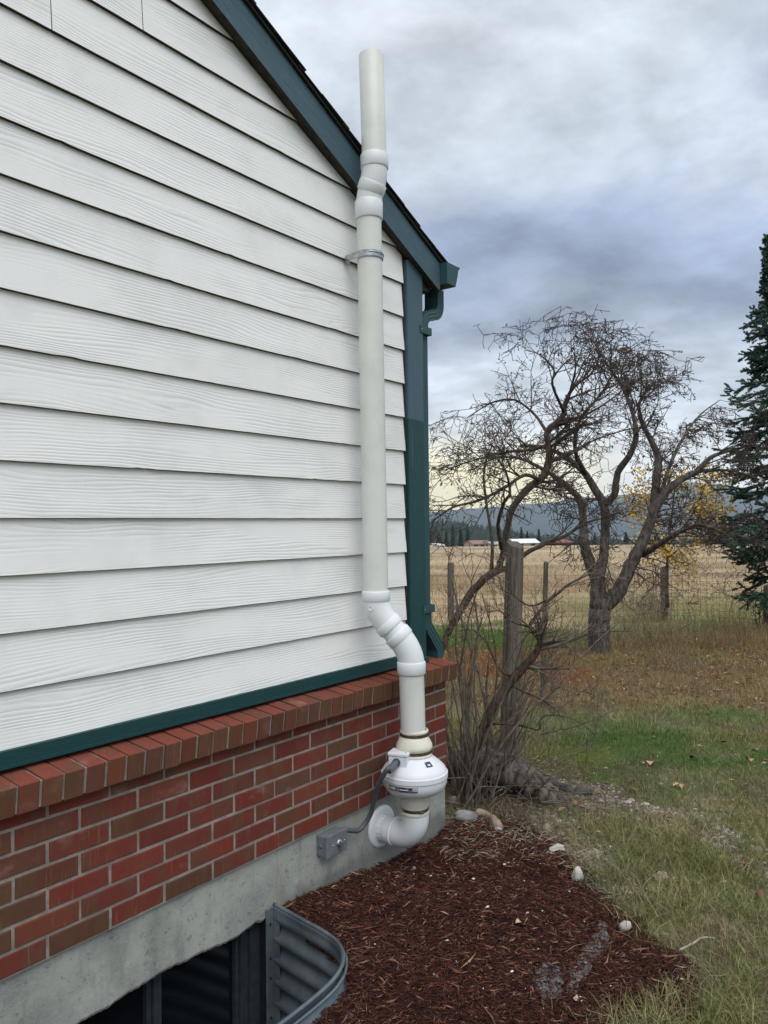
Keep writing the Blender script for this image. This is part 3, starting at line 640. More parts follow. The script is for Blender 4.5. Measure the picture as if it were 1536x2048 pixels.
for a0, a1, z0, z1, mt in ((-.90, -.62, .495, .510, M_INK), (-.52, -.30, .505, .510, M_INK), (-.50, -.24, .500, .503, M_WINK), (-.50, -.22, .4935, .4985, M_INK), (-.2, -.12, .503, .510, M_INK), (-.10, .04, .4985, .510, M_WINK), (-.18, .02, .494, .4965, M_INK)):
    cone_patch(cang+a0, cang+a1, z0, z1, rr(z0)+.0014, rr(z1)+.0014, mt, 'sticker_print')
for j in range(5): cone_patch(cang-.88+j*.05, cang-.85+j*.05, .497, .508, rr(.497)+.002, rr(.508)+.002, M_WINK, 'sticker_print', 2)
for j in range(4): cone_patch(cang-.09+j*.03, cang-.075+j*.03, .500, .508, rr(.5)+.002, rr(.508)+.002, M_INK, 'sticker_print', 2)

# ================================================================== CONDUIT + SWITCH BOX
cond = thing('flexible_conduit', 'dark grey flexible conduit looping from fan to switch box', 'conduit')
jf = JM @ Vector((-.004, .025, .598))
e_ = Vector(ax_o)
cpts = [jf+e_*.045+Vector((-.012, .006, -.01)), at(774, 1540, 3.02), at(757, 1568, 3.05), at(749, 1598, 3.09), at(742, 1626, 3.11), at(730, 1647, 3.11), at(716, 1661, 3.09), Vector((2.348, -.063, .341))]
ho = MB(); ho.tube(crom(cpts, 14), .0098, 14); ho.obj('hose', M_GREYP, cond)
ft = MB(); ft.tube([jf, jf+e_*.006], .017, 10); ft.tube([jf+e_*.006, jf+e_*.030], .012, 16); ft.tube([jf+e_*.026, jf+e_*.034+Vector((-.004, 0, -.004)), jf+e_*.052+Vector((-.016, .008, -.016))], .0145, 16); ft.obj('fitting', M_GREYP, cond, auto=40)
ft = MB(); ft.tube([(2.312, -.062, .328), (2.350, -.063, .342)], .0125, 12); ft.obj('fitting', M_GREYP, cond, auto=40)
swb = thing('switch_box', 'small grey weatherproof switch box screwed to the concrete foundation', 'switch box')
b_ = MB(); b_.box(2.203, 2.318, -.081, -.0355, .283, .362); b_.obj('box_body', M_BOX, swb, .004)
b_ = MB(); b_.box(2.199, 2.321, -.0915, -.0815, .279, .366); cov = b_.obj('cover', M_BOX, swb, .004)
b_ = MB(); YM = Matrix.Translation((2.272, -.0918, .322)) @ Matrix.Rotation(rad(90), 4, 'X'); b_.lathe([(.016, 0), (.015, .005), (.011, .008), (0, .008)], 24, YM); b_.box(-.0055, .0055, -.022, .010, .006, .016, 0, YM); b_.obj('lever', M_STEEL, swb, .002)
for x_ in (2.238, 2.304):
    b_ = MB(); b_.lathe([(.004, 0), (.0035, .002), (0, .002)], 10, Matrix.Translation((x_, -.0918, .322)) @ Matrix.Rotation(rad(90), 4, 'X')); b_.obj('screw', M_STEEL, cov)
b_ = MB(); b_.lathe([(.008, 0), (.008, .0008), (0, .0008)], 16, Matrix.Translation((2.2028, -.058, .322)) @ Matrix.Rotation(rad(-90), 4, 'Y')); b_.obj('knockout', M_BOX, swb)

def in_poly(x, y, P):
    x = np.asarray(x, float); y = np.asarray(y, float); c = np.zeros(x.shape, bool); n = len(P)
    for i in range(n):
        x1, y1 = P[i]; x2, y2 = P[(i+1) % n]
        k = ((y1 > y) != (y2 > y)); xx = (x2-x1)*(y-y1)/((y2-y1) if y2 != y1 else 1e-9)+x1
        c ^= k & (x < xx)
    return c
# ================================================================== WINDOW WELL
well = thing('window_well', 'corrugated galvanised steel window well sunk in the mulch', 'window well')
def well_path(n=40):
    q = [Vector((x, y, 0)) for x, y in ((1.974, -.0375), (1.964, -.11), (1.952, -.20), (1.938, -.31), (1.915, -.39), (1.868, -.453), (1.80, -.497), (1.70, -.522), (1.52, -.532), (1.2, -.535), (.8, -.535), (.3, -.53), (-.1, -.50), (-.24, -.42), (-.26, -.0375))]
    pts = [p.xy for p in crom(q, 4)]
    return pts
WP = well_path()
wm = MB(); zs = np.linspace(.186, -.62, 90); V = []
for i, p in enumerate(WP):
    T = (WP[min(i+1, len(WP)-1)]-WP[max(i-1, 0)]).normalized(); nrm = Vector((-T.y, T.x))
    if nrm.dot(Vector((1.0, -.0))-Vector((.6, -.2))+(p-Vector((.9, -.2)))) < 0: nrm = -nrm
    for z in zs:
        w = .011*math.cos((.186-z)/.076*2*math.pi) if z < .16 else .011*math.cos((.186-.16)/.076*2*math.pi)
        V.append((p.x+nrm.x*w, p.y+nrm.y*w, z))
n = len(zs); wm.add(V, [(i*n+k, i*n+k+1, (i+1)*n+k+1, (i+1)*n+k) for i in range(len(WP)-1) for k in range(n-1)], 0, True); wo = wm.obj('corrugated_panel', M_ZINC, well); s2 = wo.modifiers.new('sheet', 'SOLIDIFY'); s2.thickness = .002
rm = MB(); rm.tube([(p.x, p.y, .190) for p in WP], .0068, 12); rm.obj('rolled_rim', M_ZINC, well)
rm2 = MB(); rm2.tube([(p.x+(.008 if p.x > 1.8 and p.y > -.45 else .003), p.y-(.009 if p.y < -.4 else 0), .168) for p in WP[1:]], .005, 10); rm2.obj('rim_bead', M_ZINC, well)
wf = MB(); wf.box(1.930, 1.976, -.0435, -.0385, -.60, .186); wf.box(1.9645, 1.9675, -.072, -.0437, -.60, .182); fo_ = wf.obj('wall_flange', M_ZINC, well, .001)
for z in (.13, .01, -.06, -.2):
    b_ = MB(); b_.lathe([(.0055, 0), (.005, .002), (0, .002)], 10, Matrix.Translation((1.948, -.0437, z)) @ Matrix.Rotation(rad(90), 4, 'X')); b_.obj('bolt_hole', M_DARK, fo_)
WPOLY = [(p.x, p.y) for p in WP]+[(-.26, .3), (1.974, .3)]
def in_well(x, y): return in_poly(x, y, WPOLY)

# ================================================================== GROUND
MB_PX = [(560, 2080), (700, 2150), (1120, 2150), (1195, 2085), (1262, 2032), (1340, 2004), (1392, 1972), (1398, 1942), (1345, 1905), (1272, 1862), (1225, 1800), (1165, 1745), (1110, 1700), (1040, 1660), (960, 1640), (890, 1650)]
MULCH = [ground_at(x, y).xy for x, y in MB_PX[1:-1]] + [Vector((3.16, -.03)), Vector((3.16, .5)), Vector((-.5, .5)), Vector((-.5, -2.0)), Vector((1.5, -1.35))]
MXY = np.array([tuple(p) for p in MULCH])
def sdist(x, y, P):
    d = np.full(np.shape(x), 1e9); n = len(P)
    for i in range(n):
        a = np.array(P[i]); b = np.array(P[(i+1) % n]); ab = b-a; L2 = max(ab@ab, 1e-9)
        t = np.clip(((x-a[0])*ab[0]+(y-a[1])*ab[1])/L2, 0, 1); d = np.minimum(d, np.hypot(x-a[0]-t*ab[0], y-a[1]-t*ab[1]))
    return d
C3 = lambda r, g, b: np.array(lin(r, g, b)[:3])
def blend(a, b, w): w = np.asarray(w)[..., None]; return a*(1-w)+b*w
def sst(v, a, b): t = np.clip((v-a)/(b-a), 0, 1); return t*t*(3-2*t)
def zone(x, y):
    """turf colour and cover at a ground point: (colour, gravel, leafy, green)"""
    t = depth(x, y); s = side(x, y)
    n = fbm(x*.9, y*.9, 21); n2 = fbm(x*3.1, y*3.1, 33); tw = t+(n-.5)*2.0*np.clip(t/6, .25, 2.2); sw = s+(n2-.5)*.5
    straw, olive, green, brown, rust, tan = C3(126, 118, 92), C3(96, 102, 62), C3(72, 96, 44), C3(116, 96, 66), C3(122, 78, 50), C3(186, 166, 134)
    c = np.zeros(np.shape(t)+(3,))+straw
    c = blend(c, olive, sst(n2, .30, .52)*.95)
    g1 = sst(tw, 4.15, 4.7)*(1-sst(tw, 5.7, 6.5))*sst(sw, .7, 1.1)
    g1 = g1*(.35+.65*sst(fbm(x*1.3+9, y*1.3, 44), .38, .58)); c = blend(c, green, g1*.9)
    br = sst(tw, 5.9, 6.6)*(1-sst(tw, 12.5, 14.5))*sst(sw, .5, 1.0); c = blend(c, blend(brown, C3(120, 104, 70), sst(n2, .4, .6)), br)
    ru = sst(tw, 7.6, 8.6)*(1-sst(tw, 9.8, 10.8))*(1-sst(sw, 1.8, 2.6)); c = blend(c, rust, ru*.8)
    gl = sst(tw, 10.2, 11)*(1-sst(tw, 16, 17.5))*(1-sst(sw, 2.6, 3.6)); c = blend(c, C3(78, 100, 40), gl)
    far = sst(tw, 14.5, 17); c = blend(c, tan, far*(1-gl)); gr = far*(1-sst(tw, 21, 30))*sst(sw, 3.5, 5.5); c = blend(c, C3(120, 126, 72), gr*.8)
    c = blend(c, C3(190, 170, 140), sst(t, 28, 60))
    lit = sst(tw, 3.3, 3.6)*(1-sst(tw, 4.9, 5.6))*(1-sst(sw, .75, 1.05)); c = blend(c, C3(92, 80, 70), lit*.85)
    moss = sst(fbm(x*1.7+5, y*1.7, 88), .5, .62)*(1-sst(t, 9, 12)); c = blend(c, C3(112, 110, 48), moss*.35)
    bare = sst(fbm(x*2.3+15, y*2.3, 98), .56, .68)*(1-sst(t, 9, 12)); c = blend(c, C3(96, 82, 66), bare*.5)
    c = c*(.82+.36*fbm(x*.16, y*.16, 77)*np.ones_like(t))[..., None]
    c = blend(c, C3(140, 116, 84), sst(fbm(t*.11+3, s*.03, 61), .45, .62)*sst(t, 16, 24)*.7); c = blend(c, C3(112, 92, 64), sst(fbm(t*.35, s*.22, 62), .60, .72)*sst(t, 18, 30)*(1-sst(t, 150, 260))*.6)
    dirt = sst(.55-sdist(x, y, MXY), .1, .45)*sst(t, 2.9, 3.3)*sst(fbm(x*3+2, y*3, 13), .38, .55); c = blend(c, C3(124, 114, 101), dirt*.8)
    grav = sst(1-np.abs(t-3.9-(s-1.35)*-1.3+(n2-.5)*.9+(n-.5)*.6)/.40, 0, .9)*sst(sw, .8, 1.05)*(1-sst(sw, 1.65, 1.9))*sst(fbm(x*6, y*6, 55), .3, .55)
    c = blend(c, C3(104, 94, 84), grav*.8)
    return c, np.maximum(grav, dirt*.75), np.maximum(br, ru), np.maximum(g1, np.maximum(gl, gr*.6))
# terrain sheet: fan-shaped grid, fine near the house and coarse towards the hills
ts = np.concatenate([np.linspace(-80, -4, 10), np.linspace(-3, 1.6, 14), np.linspace(1.7, 9, 150), np.geomspace(9.1, 40, 90), np.geomspace(42, 14000, 70)])
us = np.concatenate([np.linspace(-2.2, -.35, 16), np.linspace(-.32, .75, 170), np.linspace(.8, 2.4, 16)])
TT_, UU = np.meshgrid(ts, us, indexing='ij'); SS = UU*np.where(TT_ < 3, 3.0+np.clip(3-TT_, 0, 1e9)*.9, TT_)
f2 = Vector((FWD.x, FWD.y)).normalized(); r2 = Vector((RIGHT.x, RIGHT.y)).normalized()
GX = f2.x*TT_+r2.x*SS; GY = f2.y*TT_+r2.y*SS+CAMP.y; GZ = hgt(GX, GY)
GZ = GZ - np.where((TT_ > 1) & (TT_ < 9), .004*fbm(GX*22, GY*22, 40), 0)
col, _, _, _ = zone(GX, GY)
nr, nc = TT_.shape; idx = np.arange(nr*nc).reshape(nr, nc)
Q = np.stack([idx[:-1, :-1], idx[:-1, 1:], idx[1:, 1:], idx[1:, :-1]], -1).reshape(-1, 4)[:, ::-1]
cxm = GX.ravel()[Q].mean(1); cym = GY.ravel()[Q].mean(1)
inside_house = (cxm > -1.7) & (cxm < 3.07) & (cym > .03) & (cym < 6); wl = (cxm < 2.02) & (cxm > -.3) & (cym > -.56) & (cym < .1)
Q = Q[~(inside_house | wl)]
gv = np.stack([GX, GY, GZ], -1).reshape(-1, 3); mul_in = in_poly(gv[:, 0], gv[:, 1], MXY); gv[:, 2] -= np.where(mul_in, .03, 0)
gme = tri_mesh('ground', gv, Q, col.reshape(-1, 3)*.8, True); gme.materials.append(M_GND); struct(link('ground', gme))
# mulch bed
def mulch_h(x, y):
    base = hgt(x, y)
    wall = np.exp(-np.clip(-(y+.035), 0, None)/.25)
    prof = np.interp(x, [1.9, 2.08, 2.53, 2.94, 3.12], [.165, .155, .12, .085, .11])
    return base*(1-wall)+prof*wall + (fbm(x*7, y*7, 50)-.5)*.05 + (fbm(x*30, y*30, 51)-.5)*.012
ax = np.arange(-.5, 3.6, .02); ay = np.arange(-2.0, .0, .02); MX, MY = np.meshgrid(ax, ay, indexing='ij'); MZ = mulch_h(MX, MY)
d_e = sdist(MX, MY, MXY); ins = in_poly(MX, MY, MXY); MZ = MZ - np.where(ins, .02*np.exp(-d_e/.06), .03+.3*d_e)
idx = np.arange(MX.size).reshape(MX.shape); Q = np.stack([idx[:-1, :-1], idx[1:, :-1], idx[1:, 1:], idx[:-1, 1:]], -1).reshape(-1, 4)
cxm = MX.ravel()[Q].mean(1); cym = MY.ravel()[Q].mean(1); keep = in_poly(cxm, cym, MXY) & ~in_well(cxm, cym) & (cym < -.02) | ((sdist(cxm, cym, MXY) < .03) & ~in_well(cxm, cym) & (cym < -.02))
mc = np.zeros((MX.size, 3))+C3(34, 16, 13); mc *= (.6+.8*fbm(MX*12, MY*12, 60).ravel())[:, None]
mme = tri_mesh('mulch_bed', np.stack([MX, MY, MZ], -1).reshape(-1, 3), Q[keep], mc, True); mme.materials.append(M_CHIP); struct(link('mulch_bed', mme))
# grey landscape fabric showing through
def chips(n, xy, zf, L, W, pal, lift, tilt=.35):
    """bent slivers: 6-vert two-piece strips with thickness"""
    x, y = xy; n = len(x); a = np.random.rand(n)*2*np.pi; l = L(n); w = W(n); z = zf(x, y)+lift(n)
    dx, dy = np.cos(a), np.sin(a); px, py = -dy, dx; pt = (np.random.rand(n)-.5)*2*tilt; bd = (np.random.rand(n)-.5)*.5*l; V = np.zeros((n, 8, 3)); th = w*.35
    for j, (s, k) in enumerate(((-.5, 0), (0, 1), (.5, 0))):
        cx_ = x+dx*s*l+px*bd*k; cy_ = y+dy*s*l+py*bd*k; cz_ = z+s*l*pt+np.abs(bd)*.25*k
        wj = w*(1 if k else .55)
        if j == 0: V[:, 0] = np.stack([cx_, cy_, cz_], -1)
        elif j == 1:
            V[:, 1] = np.stack([cx_-px*wj*.5, cy_-py*wj*.5, cz_-th], -1); V[:, 2] = np.stack([cx_, cy_, cz_+th], -1); V[:, 3] = np.stack([cx_+px*wj*.5, cy_+py*wj*.5, cz_-th], -1)
        else: V[:, 4] = np.stack([cx_, cy_, cz_], -1)
    V = V[:, :5]; F = np.array([[0, 2, 1], [0, 3, 2], [4, 1, 2], [4, 2, 3]]); FF = (F[None]+np.arange(n)[:, None, None]*5).reshape(-1, 3)
    P = np.array(pal); c = P[np.random.randint(0, len(P), n)]*np.random.uniform(.6, 1.4, (n, 1)); return V.reshape(-1, 3), FF, np.repeat(c, 5, 0)
def scatter_poly(n, x0, x1, y0, y1, test):
    out = np.zeros((0, 2))
    while len(out) < n:
        p = np.random.rand(n*2, 2)*[x1-x0, y1-y0]+[x0, y0]; out = np.concatenate([out, p[test(p[:, 0], p[:, 1])]])
    return out[:n, 0], out[:n, 1]
ml_t = lambda x, y: (in_poly(x, y, MXY) | (sdist(x, y, MXY) < .16*np.maximum(0, fbm(x*4, y*4, 90)-.35)*np.random.rand(len(x))*3)) & ~in_well(x, y) & (y < -.04) & (x > .9)
MP = [C3(66, 33, 24), C3(50, 25, 18), C3(76, 41, 29), C3(40, 20, 15), C3(60, 31, 23), C3(70, 35, 24), C3(46, 22, 16), C3(56, 28, 20), C3(43, 22, 17), C3(88, 54, 41), C3(116, 92, 78)]
xy = scatter_poly(60000, 1.0, 3.6, -2.0, -.03, ml_t)
A1 = chips(0, xy, lambda x, y: np.where(in_poly(x, y, MXY), mulch_h(x, y), hgt(x, y)), lambda n: np.random.gamma(2.2, .0085, n)+.008, lambda n: np.random.uniform(.0018, .0050, n), MP, lambda n: np.random.rand(n)*.012)
xy = scatter_poly(900, 1.0, 3.6, -2.0, -.03, ml_t)
A2 = chips(0, xy, lambda x, y: np.where(in_poly(x, y, MXY), mulch_h(x, y), hgt(x, y))+.006, lambda n: np.random.gamma(3, .011, n)+.02, lambda n: np.random.uniform(.003, .008, n), MP+[C3(116, 82, 66), C3(140, 112, 94), C3(104, 66, 50)], lambda n: np.random.rand(n)*.012, .5)
A1 = (np.concatenate([A1[0], A2[0]]), np.concatenate([A1[1], A2[1]+len(A1[0])]), np.concatenate([A1[2], A2[2]]))
A1 = (A1[0], A1[1], A1[2]*np.array([1.12, 1.03, .98]))
me = tri_mesh('mulch_chips', *A1); me.materials.append(M_CHIP); stuff(link('mulch_chips', me), 'dark reddish shredded bark mulch spread along the foundation', 'mulch')

# dry straw and grey debris caught along the bed's edge and round the shrubs
st_t = lambda x, y: ((sdist(x, y, MXY) < .5*np.maximum(0, fbm(x*2.5, y*2.5, 19)-.38)) | ((depth(x, y) > 3.3) & (depth(x, y) < 4.9) & (side(x, y) < .95+.3*fbm(x*2, y*2, 23)) & (np.random.rand(len(x)) < .8))) & ~((x < 3.16) & (y > -.04)) & ~in_well(x, y) & (depth(x, y) > 2.4) & (side(x, y) > .25)
xy = scatter_poly(3600, 1.8, 4.6, -2.0, 1.3, st_t)
A1 = chips(0, xy, lambda x, y: np.where(in_poly(x, y, MXY), mulch_h(x, y)+.006, hgt(x, y)), lambda n: np.random.gamma(2.2, .014, n)+.012, lambda n: np.random.uniform(.0014, .0034, n), [C3(150, 138, 116), C3(122, 110, 94), C3(104, 92, 80), C3(170, 158, 138), C3(90, 76, 64)], lambda n: np.random.rand(n)*.02, .5)
me = tri_mesh('dry_straw', *A1); me.materials.append(M_CHIP); stuff(link('dry_straw', me), 'pale dry straw and twig debris along the mulch edge', 'straw')

# ------------------------------------------------------------------ grass
def blades(x, y, L, W, col, lean=.5, zf=hgt, flat=0):
    n = len(x); z = zf(x, y)-.003; a = np.random.rand(n)*2*np.pi; b = np.random.rand(n)*2*np.pi; le = np.random.rand(n)*lean+flat
    px, py = np.cos(a)*W*.5, np.sin(a)*W*.5; lx, ly = np.cos(b)*le*L, np.sin(b)*le*L; hz = L*np.sqrt(np.clip(1-le**2*.7, .08, 1))
    V = np.zeros((n, 5, 3)); V[:, 0] = np.stack([x-px, y-py, z], -1); V[:, 1] = np.stack([x+px, y+py, z], -1)
    V[:, 2] = np.stack([x-px*.7+lx*.4, y-py*.7+ly*.4, z+hz*.6], -1); V[:, 3] = np.stack([x+px*.7+lx*.4, y+py*.7+ly*.4, z+hz*.6], -1); V[:, 4] = np.stack([x+lx*1.1, y+ly*1.1, z+hz*.95], -1)
    F = np.array([[0, 1, 3], [0, 3, 2], [2, 3, 4]]); return V.reshape(-1, 3), (F[None]+np.arange(n)[:, None, None]*5).reshape(-1, 3), np.repeat(col, 5, 0)
def join(parts):
    V, F, Cc, o = [], [], [], 0
    for v, f, c in parts: V.append(v); F.append(f+o); Cc.append(c); o += len(v)
    return np.concatenate(V), np.concatenate(F), np.concatenate(Cc)
def fan_scatter(n, t0, t1, u0, u1, pw=1.0):
    t = (np.random.rand(n)*(t1**pw-t0**pw)+t0**pw)**(1/pw); u = np.random.rand(n)*(u1-u0)+u0; s = u*t
    return f2.x*t+r2.x*s, f2.y*t+r2.y*s+CAMP.y, t
def turf(n, t0, t1, u0, u1, Lf, Wf, pw=1.4, flat=0, straw=.24):
    x, y, t = fan_scatter(n, t0, t1, u0, u1, pw); ok = ~((x < 3.14) & (y > -.06) & (y < 6)); ok &= ~in_poly(x, y, MXY) | (np.random.rand(n) < .012) | ((sdist(x, y, MXY) < .10*fbm(x*3, y*3, 14)) & (np.random.rand(n) < .5) & (y < -.3))
    c, gv_, lf, gr = zone(x, y); ok &= np.random.rand(n) > gv_*.75
    cl = fbm(x*5, y*5, 71); ok &= np.random.rand(n) < .25+1.5*cl
    x, y, t, c, gr, cl = x[ok], y[ok], t[ok], c[ok], gr[ok], cl[ok]; n = len(x)
    dry = (np.random.rand(n) < straw*(1-gr*.75))[:, None]; c = np.where(dry, C3(150, 136, 104)*np.random.uniform(.7, 1.15, (n, 1)), c*np.random.uniform(.65, 1.3, (n, 1)))
    c[:, 0] *= np.random.uniform(.85, 1.15, n); c = c*np.where(t < 13, 1.15, 1.1)[:, None]
    L = Lf(n, t)*(.6+.9*cl)*(1-.35*gr); return blades(x, y, L, Wf(n, t), c, .9 if not flat else .25, flat=flat)
R_ = np.random.rand
parts = [turf(24000, 1.9, 7.5, -.05, .62, lambda n, t: .03+.07*R_(n)**2, lambda n, t: .0018+.0018*R_(n), flat=.92, straw=.7),
         turf(62000, 1.9, 5.6, -.05, .62, lambda n, t: .022+.045*R_(n)**2, lambda n, t: .0018+.0016*R_(n)),
         turf(60000, 5.2, 13.5, -.02, .62, lambda n, t: .035+.06*R_(n)**2, lambda n, t: .003+.003*R_(n)*t/8),
         turf(26000, 32, 110, -.02, .62, lambda n, t: .10+.22*R_(n)**2, lambda n, t: .012+.03*R_(n)*t/60, 1.2),
         turf(45000, 13, 34, -.02, .62, lambda n, t: .07+.16*R_(n)**2, lambda n, t: .006+.006*R_(n)*t/18)]
me = tri_mesh('lawn_grass', *join(parts)); me.materials.append(M_BLADE); stuff(link('lawn_grass', me), 'patchy short lawn grass, part green and part dry straw', 'grass')
# long pale tussocks along the mulch edge
tp = []
for k in range(150):
    if k < 105: px_, py_ = random.uniform(1110, 1520), random.uniform(1640, 2080)
    else: px_, py_ = random.uniform(1150, 1420), random.uniform(1640, 1790)
    edge = np.interp(py_, [1640, 1700, 1800, 1930, 1975, 2010, 2040], [1080, 1130, 1235, 1375, 1395, 1340, 1260])
    if px_ < edge+12: continue
    p = ground_at(px_, py_); n = random.randint(40, 110); rr_ = random.uniform(.025, .06)
    x = p.x+np.random.randn(n)*rr_; y = p.y+np.random.randn(n)*rr_
    base = C3(132, 126, 88)*random.uniform(.8, 1.15) if random.random() < .6 else C3(104, 112, 66)*random.uniform(.8, 1.1)
    c = base*np.random.uniform(.8, 1.6, (n, 1)); tp.append(blades(x, y, np.random.uniform(.03, .10, n), np.random.uniform(.0016, .0032, n), c, .7, flat=.4))
for k in range(60):                                     # tall dry grass under the fence and tree
    p = ground_at(random.uniform(1200, 1536), random.uniform(1228, 1300)); n = random.randint(20, 50)
    tp.append(blades(p.x+np.random.randn(n)*.2, p.y+np.random.randn(n)*.2, np.random.uniform(.12, .4, n), np.random.uniform(.003, .007, n), C3(128, 108, 76)*np.random.uniform(.6, 1.2, (n, 1)), .6))
me = tri_mesh('long_grass', *join(tp)); me.materials.append(M_BLADE); stuff(link('long_grass', me), 'long pale bent grass beside the mulch edge', 'grass')
# gravel and fallen leaves
def pebbles(x, y, r, pal, zf=hgt):
    n = len(x); z = zf(x, y); O = np.array([[1, 0, 0], [0, 1, 0], [-1, 0, 0], [0, -1, 0], [0, 0, .6], [0, 0, -.5]]); F = np.array([[0, 1, 4], [1, 2, 4], [2, 3, 4], [3, 0, 4], [1, 0, 5], [2, 1, 5], [3, 2, 5], [0, 3, 5]])
    j = O[None]*np.random.uniform(.6, 1.4, (n, 6, 1))*r[:, None, None]; a = R_(n)*6.28; ca, sa = np.cos(a)[:, None], np.sin(a)[:, None]; X = j[..., 0]*1.3; Y = j[..., 1]*.8
    V = np.stack([X*ca-Y*sa+x[:, None], X*sa+Y*ca+y[:, None], j[..., 2]+z[:, None]], -1); P = np.array(pal); c = P[np.random.randint(0, len(P), n)]*np.random.uniform(.7, 1.2, (n, 1)); return V.reshape(-1, 3), (F[None]+np.arange(n)[:, None, None]*6).reshape(-1, 3), np.repeat(c, 6, 0)
x, y, t = fan_scatter(26000, 3.0, 5.0, .15, .55); gvv = zone(x, y)[1]; ok = (R_(len(x)) < gvv*.55+.010) & ~in_poly(x, y, MXY)
GP = [C3(150, 142, 134), C3(120, 110, 104), C3(176, 168, 160), C3(100, 92, 86), C3(134, 118, 106)]
x2, y2 = scatter_poly(80, 2.0, 3.4, -1.6, -.06, ml_t)
ge = tri_mesh('gravel', *join([pebbles(x[ok], y[ok], np.random.gamma(2, .0028, ok.sum())+.003, GP), pebbles(x2, y2, np.random.gamma(2, .0013, 80)+.0015, [C3(210, 204, 196), C3(180, 172, 164)], lambda a, b: mulch_h(a, b)+.012)])); ge.materials.append(M_LEAF); stuff(link('gravel', ge), 'loose grey gravel scattered through the thin grass', 'gravel')
def leaves(x, y, r, pal, zf=hgt, lift=.012):
    n = len(x); z = zf(x, y)+R_(n)*lift+.004; a = R_(n)*6.28; cu = (R_(n)-.3)*.9; dx, dy = np.cos(a), np.sin(a); px, py = -dy, dx; w = r*np.random.uniform(.35, .6, n); tl = (R_(n)-.5)*.7
    pt = lambda u, v, k: np.stack([x+dx*u*r+px*v*w, y+dy*u*r+py*v*w, z+u*r*tl+k*r*cu+np.abs(v)*r*.28], -1)
    V = np.stack([pt(-1, 0, 0), pt(-.1, 1, .3), pt(-.1, 0, .1), pt(-.1, -1, .3), pt(1, 0, .5), pt(.5, .7, .5), pt(.5, -.7, .5)], 1); F = np.array([[0, 2, 1], [0, 3, 2], [1, 2, 5], [2, 4, 5], [2, 3, 6], [2, 6, 4]])
    P = np.array(pal); c = P[np.random.randint(0, len(P), n)]*np.random.uniform(.7, 1.25, (n, 1)); return V.reshape(-1, 3), (F[None]+np.arange(n)[:, None, None]*7).reshape(-1, 3), np.repeat(c, 7, 0)
LP = [C3(150, 106, 70), C3(128, 82, 52), C3(172, 136, 98), C3(102, 66, 46), C3(130, 94, 70), C3(172, 144, 108), C3(92, 62, 46)]
x, y, t = fan_scatter(9000, 3.2, 14, .05, .6, 1.2); lf = zone(x, y)[2]; ok = (R_(len(x)) < lf*.58*(.2+1.5*fbm(x*2, y*2, 66))+.035) & ~in_poly(x, y, MXY) & ~((x < 3.2) & (y > -.1))
x, y, t = x[ok], y[ok], t[ok]
me = tri_mesh('leaf_litter', *leaves(x, y, np.random.uniform(.014, .034, len(x)), LP)); me.materials.append(M_LEAF); stuff(link('leaf_litter', me), 'brown and tan fallen leaves littering the lawn under the tree', 'leaves')
#MORE
# ================================================================== TREES AND SHRUBS
rng = random.Random(11)
def rv(s=1.0): return Vector((rng.gauss(0, 1), rng.gauss(0, 1), rng.gauss(0, 1)))*s
def limb(mb, pts, t0, n=5, sides=8, rough=.12):
    """a limb surveyed as (x, y, width_px[, distance offset]) sightings; returns its smooth centre line"""
    P = [at(q[0], q[1], t0+(q[3] if len(q) > 3 else 0)) for q in pts]; Rr = [q[2]*.5*t0/FPX for q in pts]
    C_ = crom(P, n); m_ = len(C_)-1; Rs = [float(np.interp(i/m_*(len(Rr)-1), range(len(Rr)), Rr)) for i in range(m_+1)]
    C2 = [p+rv(Rs[i]*.05) if 0 < i < m_ else p for i, p in enumerate(C_)]
    mb.tube(C2, Rs, sides, rough=rough); return C2, Rs
class Twigs:
    def __init__(s, lim=None): s.mb = MB(); s.tips = []; s.lim = lim      # lim: (x, y, top z, fall-off) of a domed crown
    def grow(s, p, d, L, r, lvl, up=.1, rmin=.0022, kids=(5, 4, 3), wob=.13):
        n = max(3, int(L/.07)) if lvl < 2 else 3
        P = [p.copy()]; Rr = [r]; d = d.normalized(); st_ = L/n
        for i in range(n):
            d = (d+rv(wob)+Vector((0, 0, up*(1.2 if i > n*.5 else .2)))).normalized()
            if s.lim and d.z > 0:
                over = p.z-(s.lim[2]-s.lim[3]*((p.x-s.lim[0])**2+(p.y-s.lim[1])**2))-(float(vnoise(p.x*2.3, p.y*2.3, 31))-.5)*.7
                if over > 0 and rng.random() < .3+over*1.5: d = Vector((d.x, d.y, -.2*d.z)).normalized()
            p = p+d*st_; P.append(p.copy()); Rr.append(max(rmin, r*(1-.75*(i+1)/n)))
        s.mb.tube(P, Rr, 5 if r > .006 else (4 if r > .0035 else 3), cap=False); s.tips.append(p.copy())
        if lvl < len(kids):
            for k in range(int(kids[lvl]*rng.uniform(.7, 1.4))):
                i = rng.randint(1, n); q = P[i]; dd = (P[i]-P[i-1]).normalized(); side_ = dd.cross(rv()).normalized()
                s.grow(q, dd*rng.uniform(.25, .8)+side_*rng.uniform(.5, 1.0)+Vector((0, 0, up*.8)), L*rng.uniform(.28, .6), max(rmin, Rr[i]*.62), lvl+1, up, rmin, kids, wob)
